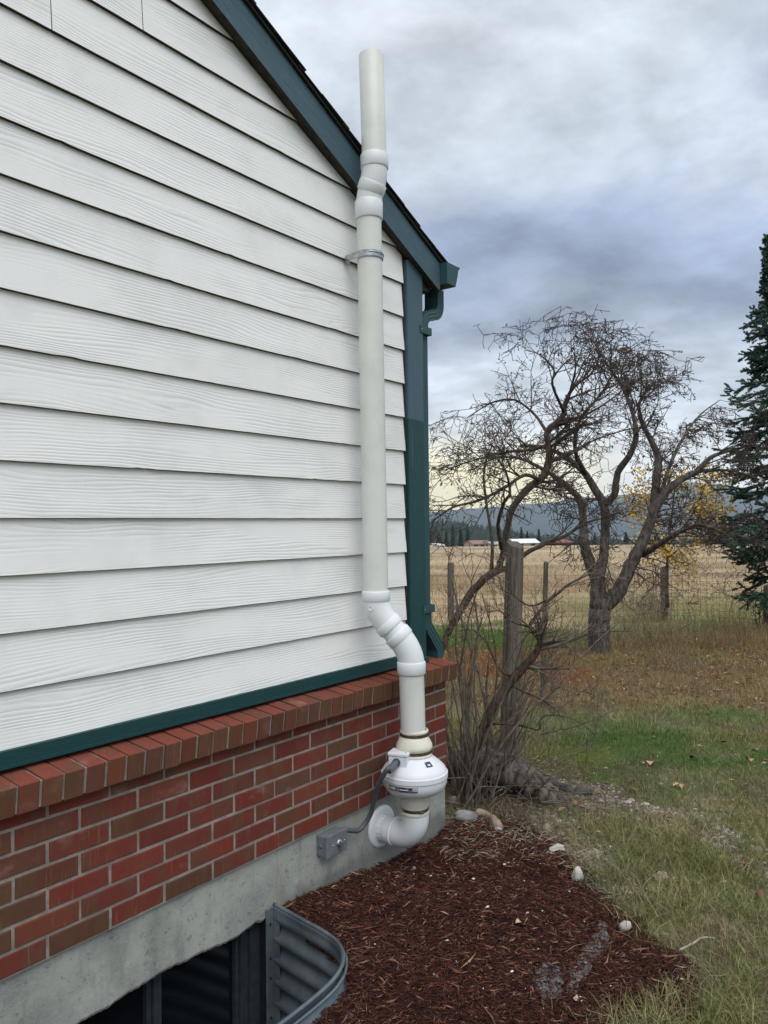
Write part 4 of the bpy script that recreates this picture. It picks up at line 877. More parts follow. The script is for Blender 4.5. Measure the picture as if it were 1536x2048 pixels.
def dress(tw, line, n, cen, L, frm=.25, up=.12, rmin=.0022, kids=(5, 4, 2), outw=.8):
    C_, Rs = line; m_ = len(C_)
    for k in range(n):
        i = min(m_-1, int((frm+(1-frm)*rng.random())*m_)); T = (C_[min(i+1, m_-1)]-C_[max(i-1, 0)]).normalized(); sd_ = T.cross(rv()).normalized(); o = (C_[i]-cen); o.z *= .35
        o = o.normalized() if o.length > 1e-4 else o
        tw.grow(C_[i], T*.5+sd_*.8+o*outw+Vector((0, 0, up)), L*rng.uniform(.5, 1.25), max(rmin, min(.011, Rs[i]*.55)), 0, up, rmin, kids)
# --- big bare fruit tree
ta = thing('fruit_tree', 'large bare fruit tree with forked trunk standing on the lawn', 'tree')
TA = 9.9; tm = MB(); g0 = ground_at(1200, 1312)
limb(tm, [(1200, 1322, 54), (1200, 1300, 45), (1198, 1250, 42), (1199, 1224, 42), (1201, 1200, 38), (1202, 1184, 24)], TA, 4, 14, .06)
tA1 = limb(tm, [(1198, 1215, 38.7), (1197, 1180, 31.7), (1196, 1150, 28.2), (1207, 1120, 19.4), (1210, 1045, 16.7), (1207, 1008, 17.6), (1190, 980, 15.0), (1171, 948, 13.2), (1137, 918, 10.6), (1090, 895, 7.0), (1040, 890, 4.4)], TA, 4, 9)
tA2 = limb(tm, [(1196, 1165, 26.4), (1180, 1125, 22.9), (1170, 1090, 19.4), (1166, 1040, 15.8, .3), (1160, 999, 14.1, .4), (1124, 965, 11.4, .5), (1080, 935, 7.9, .6), (1030, 915, 5.3, .7), (970, 918, 3.5, .8)], TA, 4, 9)
tA3 = limb(tm, [(1206, 1210, 40.5), (1224, 1196, 31.7), (1243, 1172, 27.3), (1262, 1130, 25.5), (1280, 1095, 23.8), (1296, 1055, 20.2), (1315, 1010, 17.6), (1340, 975, 15.0), (1370, 955, 13.2), (1395, 942, 12.3), (1422, 915, 8.8), (1460, 902, 5.3), (1500, 905, 3.5)], TA, 4, 10)
tA4 = limb(tm, [(1300, 1048, 17.6), (1306, 1015, 17.6, .1), (1313, 960, 16.7, .2), (1316, 915, 15.0, .3), (1302, 880, 12.3, .3), (1286, 850, 9.7, .3), (1278, 812, 7.0, .2), (1290, 785, 4.4, .1), (1310, 765, 2.6, 0)], TA, 4, 9)
tA5 = limb(tm, [(1207, 1010, 15.8), (1228, 990, 14.1, -.1), (1236, 945, 13.2, -.2), (1262, 905, 12.3, -.3), (1272, 868, 10.6, -.3), (1264, 820, 7.9, -.2), (1245, 775, 6.2, -.1), (1225, 745, 3.5, 0), (1205, 715, 2.6, 0), (1195, 690, 1.8, 0)], TA, 4, 9)
tA6 = limb(tm, [(1288, 1108, 13.2), (1322, 1086, 10.6, -.3), (1362, 1062, 7.9, -.6), (1402, 1050, 6.2, -.8), (1450, 1066, 4.4, -1.0), (1500, 1076, 3.5, -1.1)], TA, 4, 7)
tA7 = limb(tm, [(1396, 942, 8.8), (1440, 940, 6.2, .2), (1480, 945, 3.5, .3), (1520, 960, 2.6, .3)], TA, 4, 6)
tA8 = limb(tm, [(1171, 948, 9.7), (1150, 900, 7.9, -.5), (1160, 840, 6.2, -.8), (1200, 790, 4.4, -.9), (1230, 740, 2.6, -.9)], TA, 4, 7)
tA9 = limb(tm, [(1315, 1010, 8.8), (1340, 930, 7.9, .8), (1370, 870, 6.2, 1.2), (1400, 830, 3.5, 1.4), (1440, 800, 1.8, 1.4)], TA, 4, 7)
limb(tm, [(1200, 1312, 30), (1186, 1318, 26), (1172, 1324, 12)], TA-.05, 3, 8); limb(tm, [(1204, 1312, 30), (1216, 1319, 26), (1232, 1325, 10)], TA-.05, 3, 8)
tm.obj('trunk', M_BARK, ta)
cenA = at(1215, 1000, TA); tpA = at(1195, 675, TA); tw = Twigs((tpA.x, tpA.y, tpA.z, .24))
for ln, n, L in ((tA1, 17, .62), (tA2, 17, .62), (tA3, 20, .6), (tA4, 18, .48), (tA5, 20, .46), (tA6, 10, .5), (tA7, 8, .4), (tA8, 15, .46), (tA9, 14, .46)): dress(tw, ln, int(n*1.25), cenA, L*1.15, .22, .05, .0036, (5, 4, 2), 1.0)
tw.mb.obj('crown', M_TWIG, ta)
fr = MB()
for p in rng.sample(tw.tips, min(420, len(tw.tips))):
    if p.z > 1.4: r = rng.uniform(.010, .018); q = p+Vector((0, 0, -r)); fr.add([q+Vector(v)*r for v in ((1, 0, 0), (0, 1, 0), (-1, 0, 0), (0, -1, 0), (0, 0, 1.1), (0, 0, -1.1))], [(0, 1, 4), (1, 2, 4), (2, 3, 4), (3, 0, 4), (1, 0, 5), (2, 1, 5), (3, 2, 5), (0, 3, 5)])
stuff(fr.obj('fruit', M_FRUIT, ta))
# --- leaning tree beside the house corner
tb = thing('leaning_tree', 'crooked bare tree leaning out from behind the house corner', 'tree')
TB_ = 5.7; bm_ = MB()
gB = ground_at(872, 1330)
tB0 = limb(bm_, [(868, 1342, 11.2), (880, 1310, 11.2), (898, 1262, 13.6), (915, 1232, 15.2), (938, 1192, 16.0), (962, 1164, 16.0), (986, 1146, 16.8), (1003, 1138, 14.4)], TB_, 4, 9)
tB1 = limb(bm_, [(997, 1142, 14.4), (1006, 1105, 12.0), (1020, 1030, 12.8), (1036, 1000, 14.4), (1062, 972, 15.2), (1085, 955, 14.4), (1095, 930, 13.6), (1098, 895, 12.0), (1094, 862, 11.2), (1124, 834, 11.2), (1133, 800, 8.0), (1150, 772, 6.4), (1180, 750, 4.0), (1195, 725, 2.4), (1196, 700, 1.6)], TB_, 4, 9)
tB2 = limb(bm_, [(1000, 1140, 12.0), (1022, 1134, 10.4), (1050, 1108, 9.6), (1090, 1088, 8.0), (1130, 1072, 6.4), (1175, 1045, 4.8), (1230, 1030, 3.2)], TB_, 4, 7)
tB3 = limb(bm_, [(983, 1140, 8.0), (984, 1080, 6.4, .1), (972, 1000, 5.6, .2), (968, 940, 4.0, .2), (985, 890, 2.4, .2)], TB_, 4, 7)
tB4 = limb(bm_, [(1003, 1098, 8.0), (996, 1050, 7.2, -.2), (1008, 1005, 6.4, -.3), (1020, 985, 5.6, -.3), (1010, 940, 4.0, -.4), (985, 905, 2.4, -.4)], TB_, 4, 7)
tB5 = limb(bm_, [(1080, 960, 8.8), (1050, 950, 7.2, -.2), (1010, 975, 6.4, -.3), (960, 1000, 4.8, -.4), (905, 1015, 4.0, -.5), (866, 1042, 2.4, -.5)], TB_, 4, 6)
tB6 = limb(bm_, [(1097, 890, 8.0), (1060, 900, 6.4, .3), (1010, 905, 4.8, .4), (950, 920, 3.2, .5), (890, 940, 2.4, .5)], TB_, 4, 6)
tB7 = limb(bm_, [(1096, 868, 7.2), (1070, 830, 5.6, .3), (1030, 800, 4.8, .4), (985, 805, 3.2, .5), (935, 835, 2.4, .5)], TB_, 4, 6)
tB8 = limb(bm_, [(1128, 825, 6.4), (1105, 770, 4.8, -.2), (1108, 740, 4.0, -.2), (1080, 710, 2.4, -.2), (1050, 700, 1.6, -.2)], TB_, 4, 6)
tB9 = limb(bm_, [(1095, 925, 7.2), (1140, 905, 5.6, .4), (1190, 880, 4.0, .7), (1250, 860, 3.2, .9), (1310, 850, 2.0, .9)], TB_, 4, 6)
tB10 = limb(bm_, [(1110, 848, 7.2), (1170, 830, 5.6, .3), (1220, 800, 4.0, .5), (1262, 760, 2.4, .6), (1280, 700, 1.6, .6)], TB_, 4, 6)
bm_.obj('trunk', M_BARKB, tb)
cenB = at(1030, 980, TB_); tpB = at(1150, 680, TB_); tw = Twigs((tpB.x, tpB.y, tpB.z, .52))
for ln, n, L in ((tB1, 22, .36), (tB2, 10, .32), (tB3, 6, .3), (tB4, 8, .32), (tB5, 14, .34), (tB6, 14, .34), (tB7, 13, .34), (tB8, 11, .3), (tB9, 12, .32), (tB10, 12, .32)): dress(tw, ln, int(n*1.25), cenB, L*1.2, .25, .02, .0021, (5, 3, 2), .7)
tw.mb.obj('crown', M_TWIG, tb)
fr = MB()
for p in rng.sample(tw.tips, min(260, len(tw.tips))):
    r = rng.uniform(.005, .009); q = p+Vector((0, 0, -r)); fr.add([q+Vector(v)*r for v in ((1, 0, 0), (0, 1, 0), (-1, 0, 0), (0, -1, 0), (0, 0, 1.1), (0, 0, -1.1))], [(0, 1, 4), (1, 2, 4), (2, 3, 4), (3, 0, 4), (1, 0, 5), (2, 1, 5), (3, 2, 5), (0, 3, 5)])
stuff(fr.obj('fruit', M_FRUIT, tb))
lt = [at(x, y, TB_-.45) for x, y in ((882, 965), (897, 985), (868, 1005), (893, 1000), (930, 1032), (876, 1025), (912, 1020), (906, 962), (940, 1005), (885, 990))]
lv = MB()
for p in lt:
    d1 = rv(.014); d2 = rv(.007); d1.z -= .012; lv.add([p, p+d1*.5+d2, p+d1*1.4, p+d1*.5-d2], [(0, 1, 2, 3)])
lv.obj('last_leaves', simple('ochre_leaf', lin(150, 112, 52), lin(112, 78, 40), 50, .7), tb)
# --- crooked shrub by the log
ts_ = thing('crooked_shrub', 'grey crooked shrub with thick leaning stem in front of the wooden post', 'shrub')
TS = 4.02; sm_ = MB()
gS = at(935, 1605, TS)
tS0 = limb(sm_, [(928, 1612, 18.7), (940, 1555, 17.9), (955, 1485, 17.9), (980, 1425, 18.7), (1015, 1372, 19.5), (1050, 1332, 17.2), (1072, 1305, 14.8), (1080, 1282, 11.7), (1066, 1262, 8.6), (1060, 1250, 7.0), (1072, 1232, 6.2), (1098, 1200, 6.2), (1118, 1185, 5.5), (1135, 1170, 4.7), (1175, 1150, 3.1)], TS, 4, 9)
tS1 = limb(sm_, [(1074, 1296, 6.2), (1110, 1285, 4.7), (1140, 1283, 3.9), (1190, 1265, 2.7), (1260, 1262, 2.0)], TS, 4, 5)
tS2 = limb(sm_, [(968, 1452, 7.0), (1000, 1447, 5.5, -.1), (1045, 1452, 4.7, -.1), (1078, 1460, 3.1, -.1), (1080, 1440, 3.1, -.1), (1100, 1430, 2.7), (1150, 1440, 2.0), (1190, 1470, 1.6)], TS, 4, 5)
tS3 = limb(sm_, [(1030, 1355, 7.0), (1002, 1342, 4.7), (985, 1312, 3.9), (972, 1285, 3.1), (945, 1260, 2.3), (920, 1262, 1.6)], TS, 4, 5)
tS4 = limb(sm_, [(1020, 1368, 5.5), (1045, 1382, 3.9, -.1), (1085, 1400, 3.1, -.2), (1110, 1420, 2.3, -.2)], TS, 4, 5)
tS5 = limb(sm_, [(1062, 1255, 5.5), (1020, 1242, 3.9), (1000, 1222, 3.1), (975, 1225, 2.0)], TS, 4, 5)
tS6 = limb(sm_, [(1100, 1198, 4.7), (1060, 1212, 3.9, .1), (1025, 1190, 3.1, .1), (1000, 1178, 2.3, .1)], TS, 4, 5)
tS7 = limb(sm_, [(1080, 1470, 2.3), (1160, 1450, 2.0, .2), (1230, 1420, 1.6, .4)], TS, 4, 4)
sm_.obj('trunk', M_BARKB, ts_)
tw = Twigs()
for ln, n, L in ((tS0, 26, .26), (tS1, 9, .25), (tS2, 10, .22), (tS3, 8, .2), (tS4, 6, .2), (tS5, 7, .2), (tS6, 8, .2)): dress(tw, ln, n, at(1040, 1300, TS), L, .35, .06, .0013, (4, 3, 1), .5)
stuff(tw.mb.obj('twigs', M_STEM, ts_))
# --- thicket of upright suckers between the brick corner and the post
th_ = thing('sucker_thicket', 'thicket of thin upright grey stems growing beside the brick corner', 'shrub')
sb = MB(); tw = Twigs()
for i in range(72):
    bx, by = rng.uniform(900, 1010), rng.uniform(1560, 1640); t = rng.uniform(3.9, 4.35); p = at(bx, by, t); p.z = float(hgt(p.x, p.y))-.02
    if p.y < .0 and p.x < 3.16: p.x = 3.2+rng.random()*.2
    L = rng.uniform(.35, 1.15) if i > 16 else rng.uniform(.9, 1.35); d = Vector((0, 0, 1))+RIGHT*rng.uniform(-.30, .65)*(1 if i > 16 else .35)+rv(.10)
    P = [p.copy()]; n_ = 8
    for k in range(n_): d = (d.normalized()+rv(.11)+RIGHT*.01); p = p+d.normalized()*(L/n_); P.append(p.copy())
    r = rng.uniform(.0025, .006) if i > 16 else rng.uniform(.005, .012)
    sb.tube(P, [max(.0015, r*(1-.65*k/n_)) for k in range(n_+1)], 6, cap=False)
    if i % 3 == 0: dress(tw, (P, [r*.6]*len(P)), 3, at(960, 1500, 4.5), .2, .5, .3, .0012, (2,), .2)
for i in range(70):                                          # fallen dry stalks over the stones
    p = at(rng.uniform(880, 1090), rng.uniform(1540, 1640), rng.uniform(3.85, 4.3)); p.z = float(hgt(p.x, p.y))+rng.uniform(.0, .12)
    if p.y < .02 and p.x < 3.16: continue
    d = Vector((rng.gauss(0, 1), rng.gauss(0, 1), rng.uniform(.0, .8))); P = [p.copy()]
    for k in range(5): d = d.normalized()+rv(.12)-Vector((0, 0, .08)); p = p+d.normalized()*.07; p.z = max(p.z, float(hgt(p.x, p.y))+.004); P.append(p.copy())
    sb.tube(P, rng.uniform(.0016, .003), 4, cap=False)
stuff(sb.obj('stems', M_STEM, th_)); stuff(tw.mb.obj('twigs', M_STEM, th_))
# --- spruce
def brush(out, p, d, L, n, nl, rngl=rng, w=.22):
    """a needled shoot: slivers swept forward round the axis"""
    d = d.normalized(); a = d.orthogonal().normalized(); b = d.cross(a)
    for k in range(n):
        s = rngl.random(); an = rngl.random()*6.283; o = a*math.cos(an)+b*math.sin(an); q = p+d*(L*s); tip = q+(o*.8+d*.75).normalized()*nl*rngl.uniform(.7, 1.2)*(1-.35*s); sd = d.cross(o)*nl*w
        out.append((q-sd, q+sd, tip))
def tri_obj(name, T, mat, parent, cols=None):
    V = np.array([[tuple(v) for v in t] for t in T], np.float32).reshape(-1, 3); F = np.arange(len(V)).reshape(-1, 3)
    me = tri_mesh(name, V, F, None if cols is None else np.repeat(np.array(cols), 3, 0)); me.materials.append(mat); return link(name, me, parent)
M_NEED = simple('spruce_needles', lin(84, 112, 96), lin(48, 70, 60), 3, .7, spec=.25)
sp = thing('spruce_tree', 'dark green spruce tree at the right edge behind the wire fence', 'tree')
SPT = 13.6; sbase = at(1556, 1262, SPT); sbase.z = float(hgt(sbase.x, sbase.y)); ztop = at(1556, 460, SPT).z; zlow = at(1546, 1190, SPT).z
tk = MB(); tk.tube([sbase-Vector((0, 0, .1)), sbase+Vector((0, 0, .6)), Vector((sbase.x, sbase.y, zlow+2)), Vector((sbase.x, sbase.y, ztop))], [.10, .085, .06, .012], 10); tk.obj('trunk', M_BARK, sp)
T = []; bw = MB()
z = zlow
while z < ztop-.1:
    fz = (z-zlow)/(ztop-zlow); R0 = min(1.0, 2.05*(1-fz)**1.15)*(.50+.62*(.5+.5*math.sin(z*5.2+.8)))+.05
    if fz < .06: R0 *= .65
    for k in range(5):
        az = rng.random()*6.283; R1 = R0*rng.uniform(.62, 1.22); d = Vector((math.cos(az), math.sin(az), 0)); P = []; n_ = 8
        for i in range(n_+1):
            s = i/n_; P.append(Vector((sbase.x, sbase.y, z+rng.uniform(-.03, .03)))+d*(R1*s)+Vector((0, 0, R1*(.12*s-.62*s*s+.42*s**4)))+rv(.012))
        bw.tube(P, [.014*(1-.8*i/n_) for i in range(n_+1)], 4, cap=False)
        for i in range(2, n_+1):
            Tn = (P[i]-P[i-1]).normalized(); sdv = Vector((-Tn.y, Tn.x, 0)).normalized(); wd = R1*(.10+.34*(1-i/n_))+.06
            for sg in (-1, 1):
                dd = (Tn*.75+sdv*sg*.85+Vector((0, 0, rng.uniform(-.25, .15)))); L = wd*rng.uniform(.7, 1.2); brush(T, P[i], dd, L, int(26+L*120), .048)
                q = P[i]+dd.normalized()*L*.55; brush(T, q, dd+Tn*.8+rv(.2), L*.5, 22, .045)
            brush(T, P[i-1], P[i]-P[i-1], (P[i]-P[i-1]).length*1.2, 28, .050)
    z += .15*rng.uniform(.7, 1.3)
stuff(bw.obj('boughs', M_BARK, sp)); tri_obj('crown', T, M_NEED, sp)
# --- yellow-leaved young tree
yt = thing('yellow_tree', 'small tree with yellow autumn leaves seen through the bare branches', 'tree')
YT = 14.6; yb = at(1335, 1200, YT); yb.z = float(hgt(yb.x, yb.y))
ym = MB(); yl = limb(ym, [(1335, 1215, 7), (1334, 1150, 6), (1338, 1080, 5), (1345, 1020, 4), (1350, 965, 2)], YT, 4, 6)
yl2 = limb(ym, [(1336, 1110, 4), (1315, 1070, 4, .3), (1300, 1030, 3, .4), (1290, 990, 2, .4)], YT, 4, 5); yl3 = limb(ym, [(1337, 1090, 4), (1370, 1050, 4, -.3), (1395, 1010, 3, -.4), (1410, 970, 2, -.4)], YT, 4, 5); yl4 = limb(ym, [(1337, 1115, 4), (1375, 1085, 3, .2), (1410, 1060, 2, .3)], YT, 4, 5)
ym.obj('trunk', M_BARK, yt); tw = Twigs()
for l_ in (yl, yl2, yl3, yl4): dress(tw, l_, 13, at(1340, 1050, YT), .5, .3, .1, .003, (5, 2), .6)
stuff(tw.mb.obj('twigs', M_TWIG, yt))
T = []; cs = []
for p in tw.tips:
    if rng.random() < .22: continue
    for k in range(rng.randint(4, 8)):
        q = p+rv(.08); a = rv().normalized()*rng.uniform(.035, .06); b = a.cross(rv()).normalized()*rng.uniform(.02, .035); c = np.array(lin(*rng.choice([(210, 172, 62), (192, 154, 52), (218, 186, 90), (170, 142, 54), (196, 156, 46)]))[:3])
        T.append((q, q+a*.5+b, q+a)); T.append((q, q+a, q+a*.5-b)); cs += [c, c]
tri_obj('crown', T, M_LEAF, yt, cs)

# ================================================================== FENCE
def post(name, label, x, ytop, ybase, w, t, lean=0, rot=.5, mat=M_POST, cat='fence post', group=None, slope=.25):
    b = at(x+lean, ybase, t); b.z = float(hgt(b.x, b.y)); tp_ = at(x, ytop, t); hw = w*.5*t/FPX; mb = MB(); ax_ = (tp_-b); L = ax_.length
    rows = [(-.15, 1.08), (0, 1.06), (L*.33, 1.03), (L*.66, 1.0), (L-.03, .98), (L, .94)]; V = []
    for zz, sc in rows:
        for i, (cx_, cy_) in enumerate(((-1, -.8), (-.8, -1), (.8, -1), (1, -.8), (1, .8), (.8, 1), (-.8, 1), (-1, .8))):
            V.append((cx_*hw*sc*(1+rng.uniform(-.03, .03)), cy_*hw*sc*(1+rng.uniform(-.03, .03)), zz+(cx_*hw*slope if zz == L else 0)))
    F = [(r*8+k, r*8+(k+1) % 8, r*8+8+(k+1) % 8, r*8+8+k) for r in range(len(rows)-1) for k in range(8)]+[tuple(range(40, 48))]
    mb.add(V, F); o = mb.obj(name, mat); q = ax_.normalized().to_track_quat('Z', 'Y') ; o.matrix_world = Matrix.Translation(b) @ Matrix.Rotation(0, 4, 'Z') @ q.to_matrix().to_4x4() @ Matrix.Rotation(rot, 4, 'Z')
    return tag(o, label, cat, group)
post('corner_post', 'thick weathered grey corner post behind the crooked shrub', 1030, 1088, 1506, 29, 5.05, -12, .75, slope=.35)
post('wooden_stake', 'thin weathered wooden stake just right of the thick corner post', 1092, 1124, 1330, 8, 6.6, -8, .4)
FT = 17.6
post('fence_post', 'slim grey fence post standing alone just right of the downspout', 901, 1126, 1246, 10, FT, 1, .3, group='wire fence posts')
post('fence_post', 'grey fence post holding wire fence right of the forked trunk', 1327, 1133, 1244, 12, FT, 2, .2, group='wire fence posts')
post('fence_post', 'grey fence post under the spruce at the right edge', 1533, 1170, 1262, 9, 15.4, 1, .2, group='wire fence posts')
wfn = thing('wire_fence', 'rusty woven wire fence strung between the grey fence posts', 'fence')
wi = MB(); fl_ = []
ends = [at(820, 1246, FT+.3), at(901, 1246, FT), at(1327, 1244, FT), at(1533, 1258, 15.4), at(1700, 1262, 14.5)]
for a, b in zip(ends[:-1], ends[1:]):
    L = (b-a).length; n_ = max(2, int(L/.5))
    for h in (.12, .24, .38, .53, .70, .88, 1.06):
        wi.tube([Vector((a.x+(b.x-a.x)*i/n_, a.y+(b.y-a.y)*i/n_, float(hgt(a.x+(b.x-a.x)*i/n_, a.y+(b.y-a.y)*i/n_))+h+rng.uniform(-.012, .012))) for i in range(n_+1)], .0040, 3, cap=False)
    for i in range(int(L/.155)):
        s = (i+.5)*.155/L; q = a.lerp(b, s); z0_ = float(hgt(q.x, q.y)); wi.tube([Vector((q.x, q.y, z0_+.03)), Vector((q.x+rng.uniform(-.01, .01), q.y, z0_+1.06))], .0032, 3, cap=False)
wi.obj('woven_wire', M_WIRE, wfn)
vn = thing('fence_vine', 'dry leafless vine tangled along the top of the wire fence', 'vine')
tw = Twigs()
for i in range(70):
    a, b = rng.choice([(ends[2], ends[3])]*3+[(ends[1], ends[2])]); s = rng.random() if b is ends[3] else rng.uniform(.68, 1); q = a.lerp(b, s); q.z = float(hgt(q.x, q.y))+rng.uniform(.55, 1.12)
    tw.grow(q, (b-a).normalized()*rng.choice((-1, 1))+rv(.5), rng.uniform(.5, 1.3), .005, 0, -.02, .003, (2, 1), .3)
tw.mb.obj('stems', M_TWIG, vn)
db = thing('dry_bush', 'dry brown brushy weeds at the foot of the fence post', 'bush')
tw = Twigs()
for i in range(46):
    q = at(rng.uniform(1255, 1345), 1244, FT-rng.uniform(.1, .7)); q.z = float(hgt(q.x, q.y)); tw.grow(q, Vector((rng.gauss(0, .3), rng.gauss(0, .3), 1)), rng.uniform(.4, 1.0), .005, 0, .05, .003, (5, 2), .16)
tw.mb.obj('stems', M_DRY, db)
db = thing('twiggy_bush', 'small dark twiggy bush under the spruce', 'bush'); tw = Twigs()
for i in range(22):
    q = at(rng.uniform(1515, 1560), 1265, 14.2); q.z = float(hgt(q.x, q.y)); tw.grow(q, Vector((rng.gauss(0, .35), rng.gauss(0, .35), 1)), rng.uniform(.4, .8), .006, 0, .05, .004, (4, 2), .2)
tw.mb.obj('stems', M_TWIG, db)
# far line of thin fence stakes in the field
for i, (x_, lab) in enumerate(((897, 'thin dark stake in the tan field nearest the downspout'), (932, 'thin dark stake in the tan field left of the leaning tree'), (1278, 'thin dark stake far out in the field right of the fruit tree'))):
    b = ground_at(x_, 1120); mb = MB(); mb.tube([b-Vector((0, 0, .2)), b+Vector((0, 0, .55)), b+Vector((0, 0, 1.1))], [.035, .033, .030], 6, rough=.1); tag(mb.obj('field_stake', M_WIRE), lab, 'stake', 'field stakes')

# ================================================================== LOG, STONES, SMALL THINGS
lg = thing('fallen_log', 'weathered grey log lying across the ground behind the bare stems', 'log')
mb = MB(); LT = 4.08; LPn = [(890, 1538, 50, .24), (925, 1528, 58, .20), (960, 1528, 66, .14), (1000, 1538, 70, .07), (1040, 1556, 66, .02), (1075, 1580, 58, -.0), (1105, 1602, 48, -.03), (1126, 1618, 36, -.04)]
ll = limb(mb, LPn, LT, 5, 16, .10); mb.obj('bark', M_LOG, lg)
mb = MB()
for i in range(70):
    k = rng.randint(3, len(ll[0])-2); c = ll[0][k]; r = ll[1][k]; a = rng.uniform(-1.2, 1.2); Tn = (ll[0][k+1]-ll[0][k-1]).normalized(); u = (Vector((0, 0, 1))-Tn*Tn.z).normalized(); w = Tn.cross(u); o = (u*math.cos(a)+w*math.sin(a)); p = c+o*r*1.0; s1 = Tn*rng.uniform(.004, .012)+rv(.0006); s2 = w*rng.uniform(.002, .005)+rv(.0006)
    mb.add([p-s1-s2, p+s1-s2, p+s1+s2+o*.004, p-s1+s2+o*.004], [(0, 1, 2, 3)])
stuff(mb.obj('bark_flakes', simple('pale_lichen', lin(158, 152, 144), lin(110, 104, 98), 60, .95), lg))
def rock(label, x, y, wpx, hpx, mi, name='stone', flat=.6, cat='stone', yaw=0, aspect=.7):
    g_ = ground_at(x, y+hpx*.4); t = depth(g_.x, g_.y); a = wpx*.5*t/FPX; hz = hpx*.5*t/FPX; mb = MB(); n1, n2 = 14, 9; sd_ = rng.random()*100; V = []
    for j in range(n2+1):
        ph = math.pi*j/n2-math.pi/2
        for i in range(n1):
            th = 2*math.pi*i/n1; d = Vector((math.cos(ph)*math.cos(th), math.cos(ph)*math.sin(th), math.sin(ph))); k = 1+(float(fbm(d.x*1.3+sd_, d.y*1.3+d.z*1.1, 7))-.5)*1.15
            V.append((d.x*a*k, d.y*a*aspect*k, d.z*hz*1.15*k))
    mb.add(V, [(j*n1+i, j*n1+(i+1) % n1, (j+1)*n1+(i+1) % n1, (j+1)*n1+i) for j in range(n2) for i in range(n1)], 0, True)
    o = mb.obj(name, M_RK[mi]); zz = float(mulch_h(g_.x, g_.y)) if bool(in_poly(g_.x, g_.y, MXY)) else float(hgt(g_.x, g_.y)); o.location = (g_.x, g_.y, zz+hz*.28); o.rotation_euler = (rng.uniform(-.3, .3), rng.uniform(-.3, .3), math.atan2(RIGHT.y, RIGHT.x)+yaw); return tag(o, label, cat, 'stones edging the mulch')
rock('long grey rounded stone by the concrete corner', 930, 1638, 50, 22, 0, yaw=-.3)
rock('tan oval stone with pale end leaning beside the bare stems', 992, 1640, 34, 42, 1, yaw=-.9)
rock('rounded tan stone behind the long grey stone', 962, 1624, 30, 24, 1)
rock('small brown stone wedged between two tan stones', 977, 1628, 15, 20, 1)
rock('small white stone in front of the leaning tan stone', 996, 1656, 18, 14, 2)
rock('small orange-tan stone below the end of the log', 1094, 1654, 20, 18, 1, yaw=.5)
rock('low whitish stone at the edge of the mulch', 1110, 1702, 40, 16, 2)
rock('tall white stone set upright at the mulch edge', 1155, 1744, 24, 34, 2, yaw=-1.0)
rock('white egg-shaped stone alone on the right mulch edge', 1250, 1849, 25, 17, 2)
rock('thin dark slate slab propped right of the log', 1122, 1572, 62, 18, 3, 'slate_slab', yaw=-.5, aspect=.5)
rock('grey flat slate chunk beside the dark slab', 1166, 1580, 36, 20, 3, 'slate_slab')
rock('half-buried grey stone in the pale long grass', 1322, 1752, 30, 18, 1)
rock('dark flat stone on the gravel patch', 1396, 1640, 24, 9, 3)
rock('grey stone against the concrete beneath the wall elbow', 905, 1600, 20, 22, 0)
M_FAB = simple('grey_landscape_fabric', lin(104, 104, 104), lin(70, 70, 71), 60, .95, bump=.6, bscale=180)
def scrap(label, pts, w):
    mb = MB(); C_ = crom([ground_at(x, y) for x, y in pts], 6); V = []; m_ = len(C_)
    for i, p in enumerate(C_):
        T_ = (C_[min(i+1, m_-1)]-C_[max(i-1, 0)]).normalized(); sd_ = Vector((-T_.y, T_.x, 0)).normalized(); ww = w*(.35+.65*math.sin(math.pi*(i+.6)/(m_+.2)))*rng.uniform(.7, 1.25)
        for k in range(5):
            q = p+sd_*ww*(k/2-1); V.append((q.x, q.y, float(mulch_h(q.x, q.y))+.0062+rng.uniform(-.001, .001)))
    mb.add(V, [(i*5+k, i*5+k+1, i*5+6+k, i*5+5+k) for i in range(m_-1) for k in range(4)], 0, True); o = mb.obj('fabric_scrap', M_FAB); so2 = o.modifiers.new('sheet', 'SOLIDIFY'); so2.thickness = .0015; tag(o, label, 'fabric', 'scraps of landscape fabric')
scrap('long curved strip of grey fabric exposed in the mulch', [(1206, 1848), (1200, 1880), (1178, 1910), (1160, 1940), (1142, 1985)], .034)
scrap('faint grey fabric patch left of the curved strip', [(1105, 1935), (1096, 1965), (1104, 2000)], .045)
scrap('grey fabric scrap next to the upright white stone', [(1166, 1740), (1185, 1768), (1210, 1792)], .040)
def stick(label, pts, r, mat=M_DRY, zf=None):
    mb = MB(); P = []
    for x, y in pts:
        p = ground_at(x, y); p.z = (float(mulch_h(p.x, p.y)) if in_poly(p.x, p.y, MXY) else float(hgt(p.x, p.y)))+.012+rng.uniform(0, .008); P.append(p)
    C_ = crom(P, 5); mb.tube(C_, [r*(1-.4*i/len(C_)) for i in range(len(C_))], 7, rough=.2); tag(mb.obj('dead_stick', mat), label, 'stick', 'dead sticks')
stick('pale curved stick lying at the right mulch edge', [(1360, 1912), (1385, 1896), (1405, 1887), (1430, 1884)], .0042, simple('bleached_stick', lin(190, 182, 170), lin(150, 140, 126), 30, .85))
stick('thin arched grey stick in front of the leaning tan stone', [(1020, 1705), (1030, 1680), (1040, 1662), (1052, 1652)], .0022)
stick('pale splinter on the mulch below the wall flange', [(722, 1728), (740, 1735), (757, 1742)], .0028)
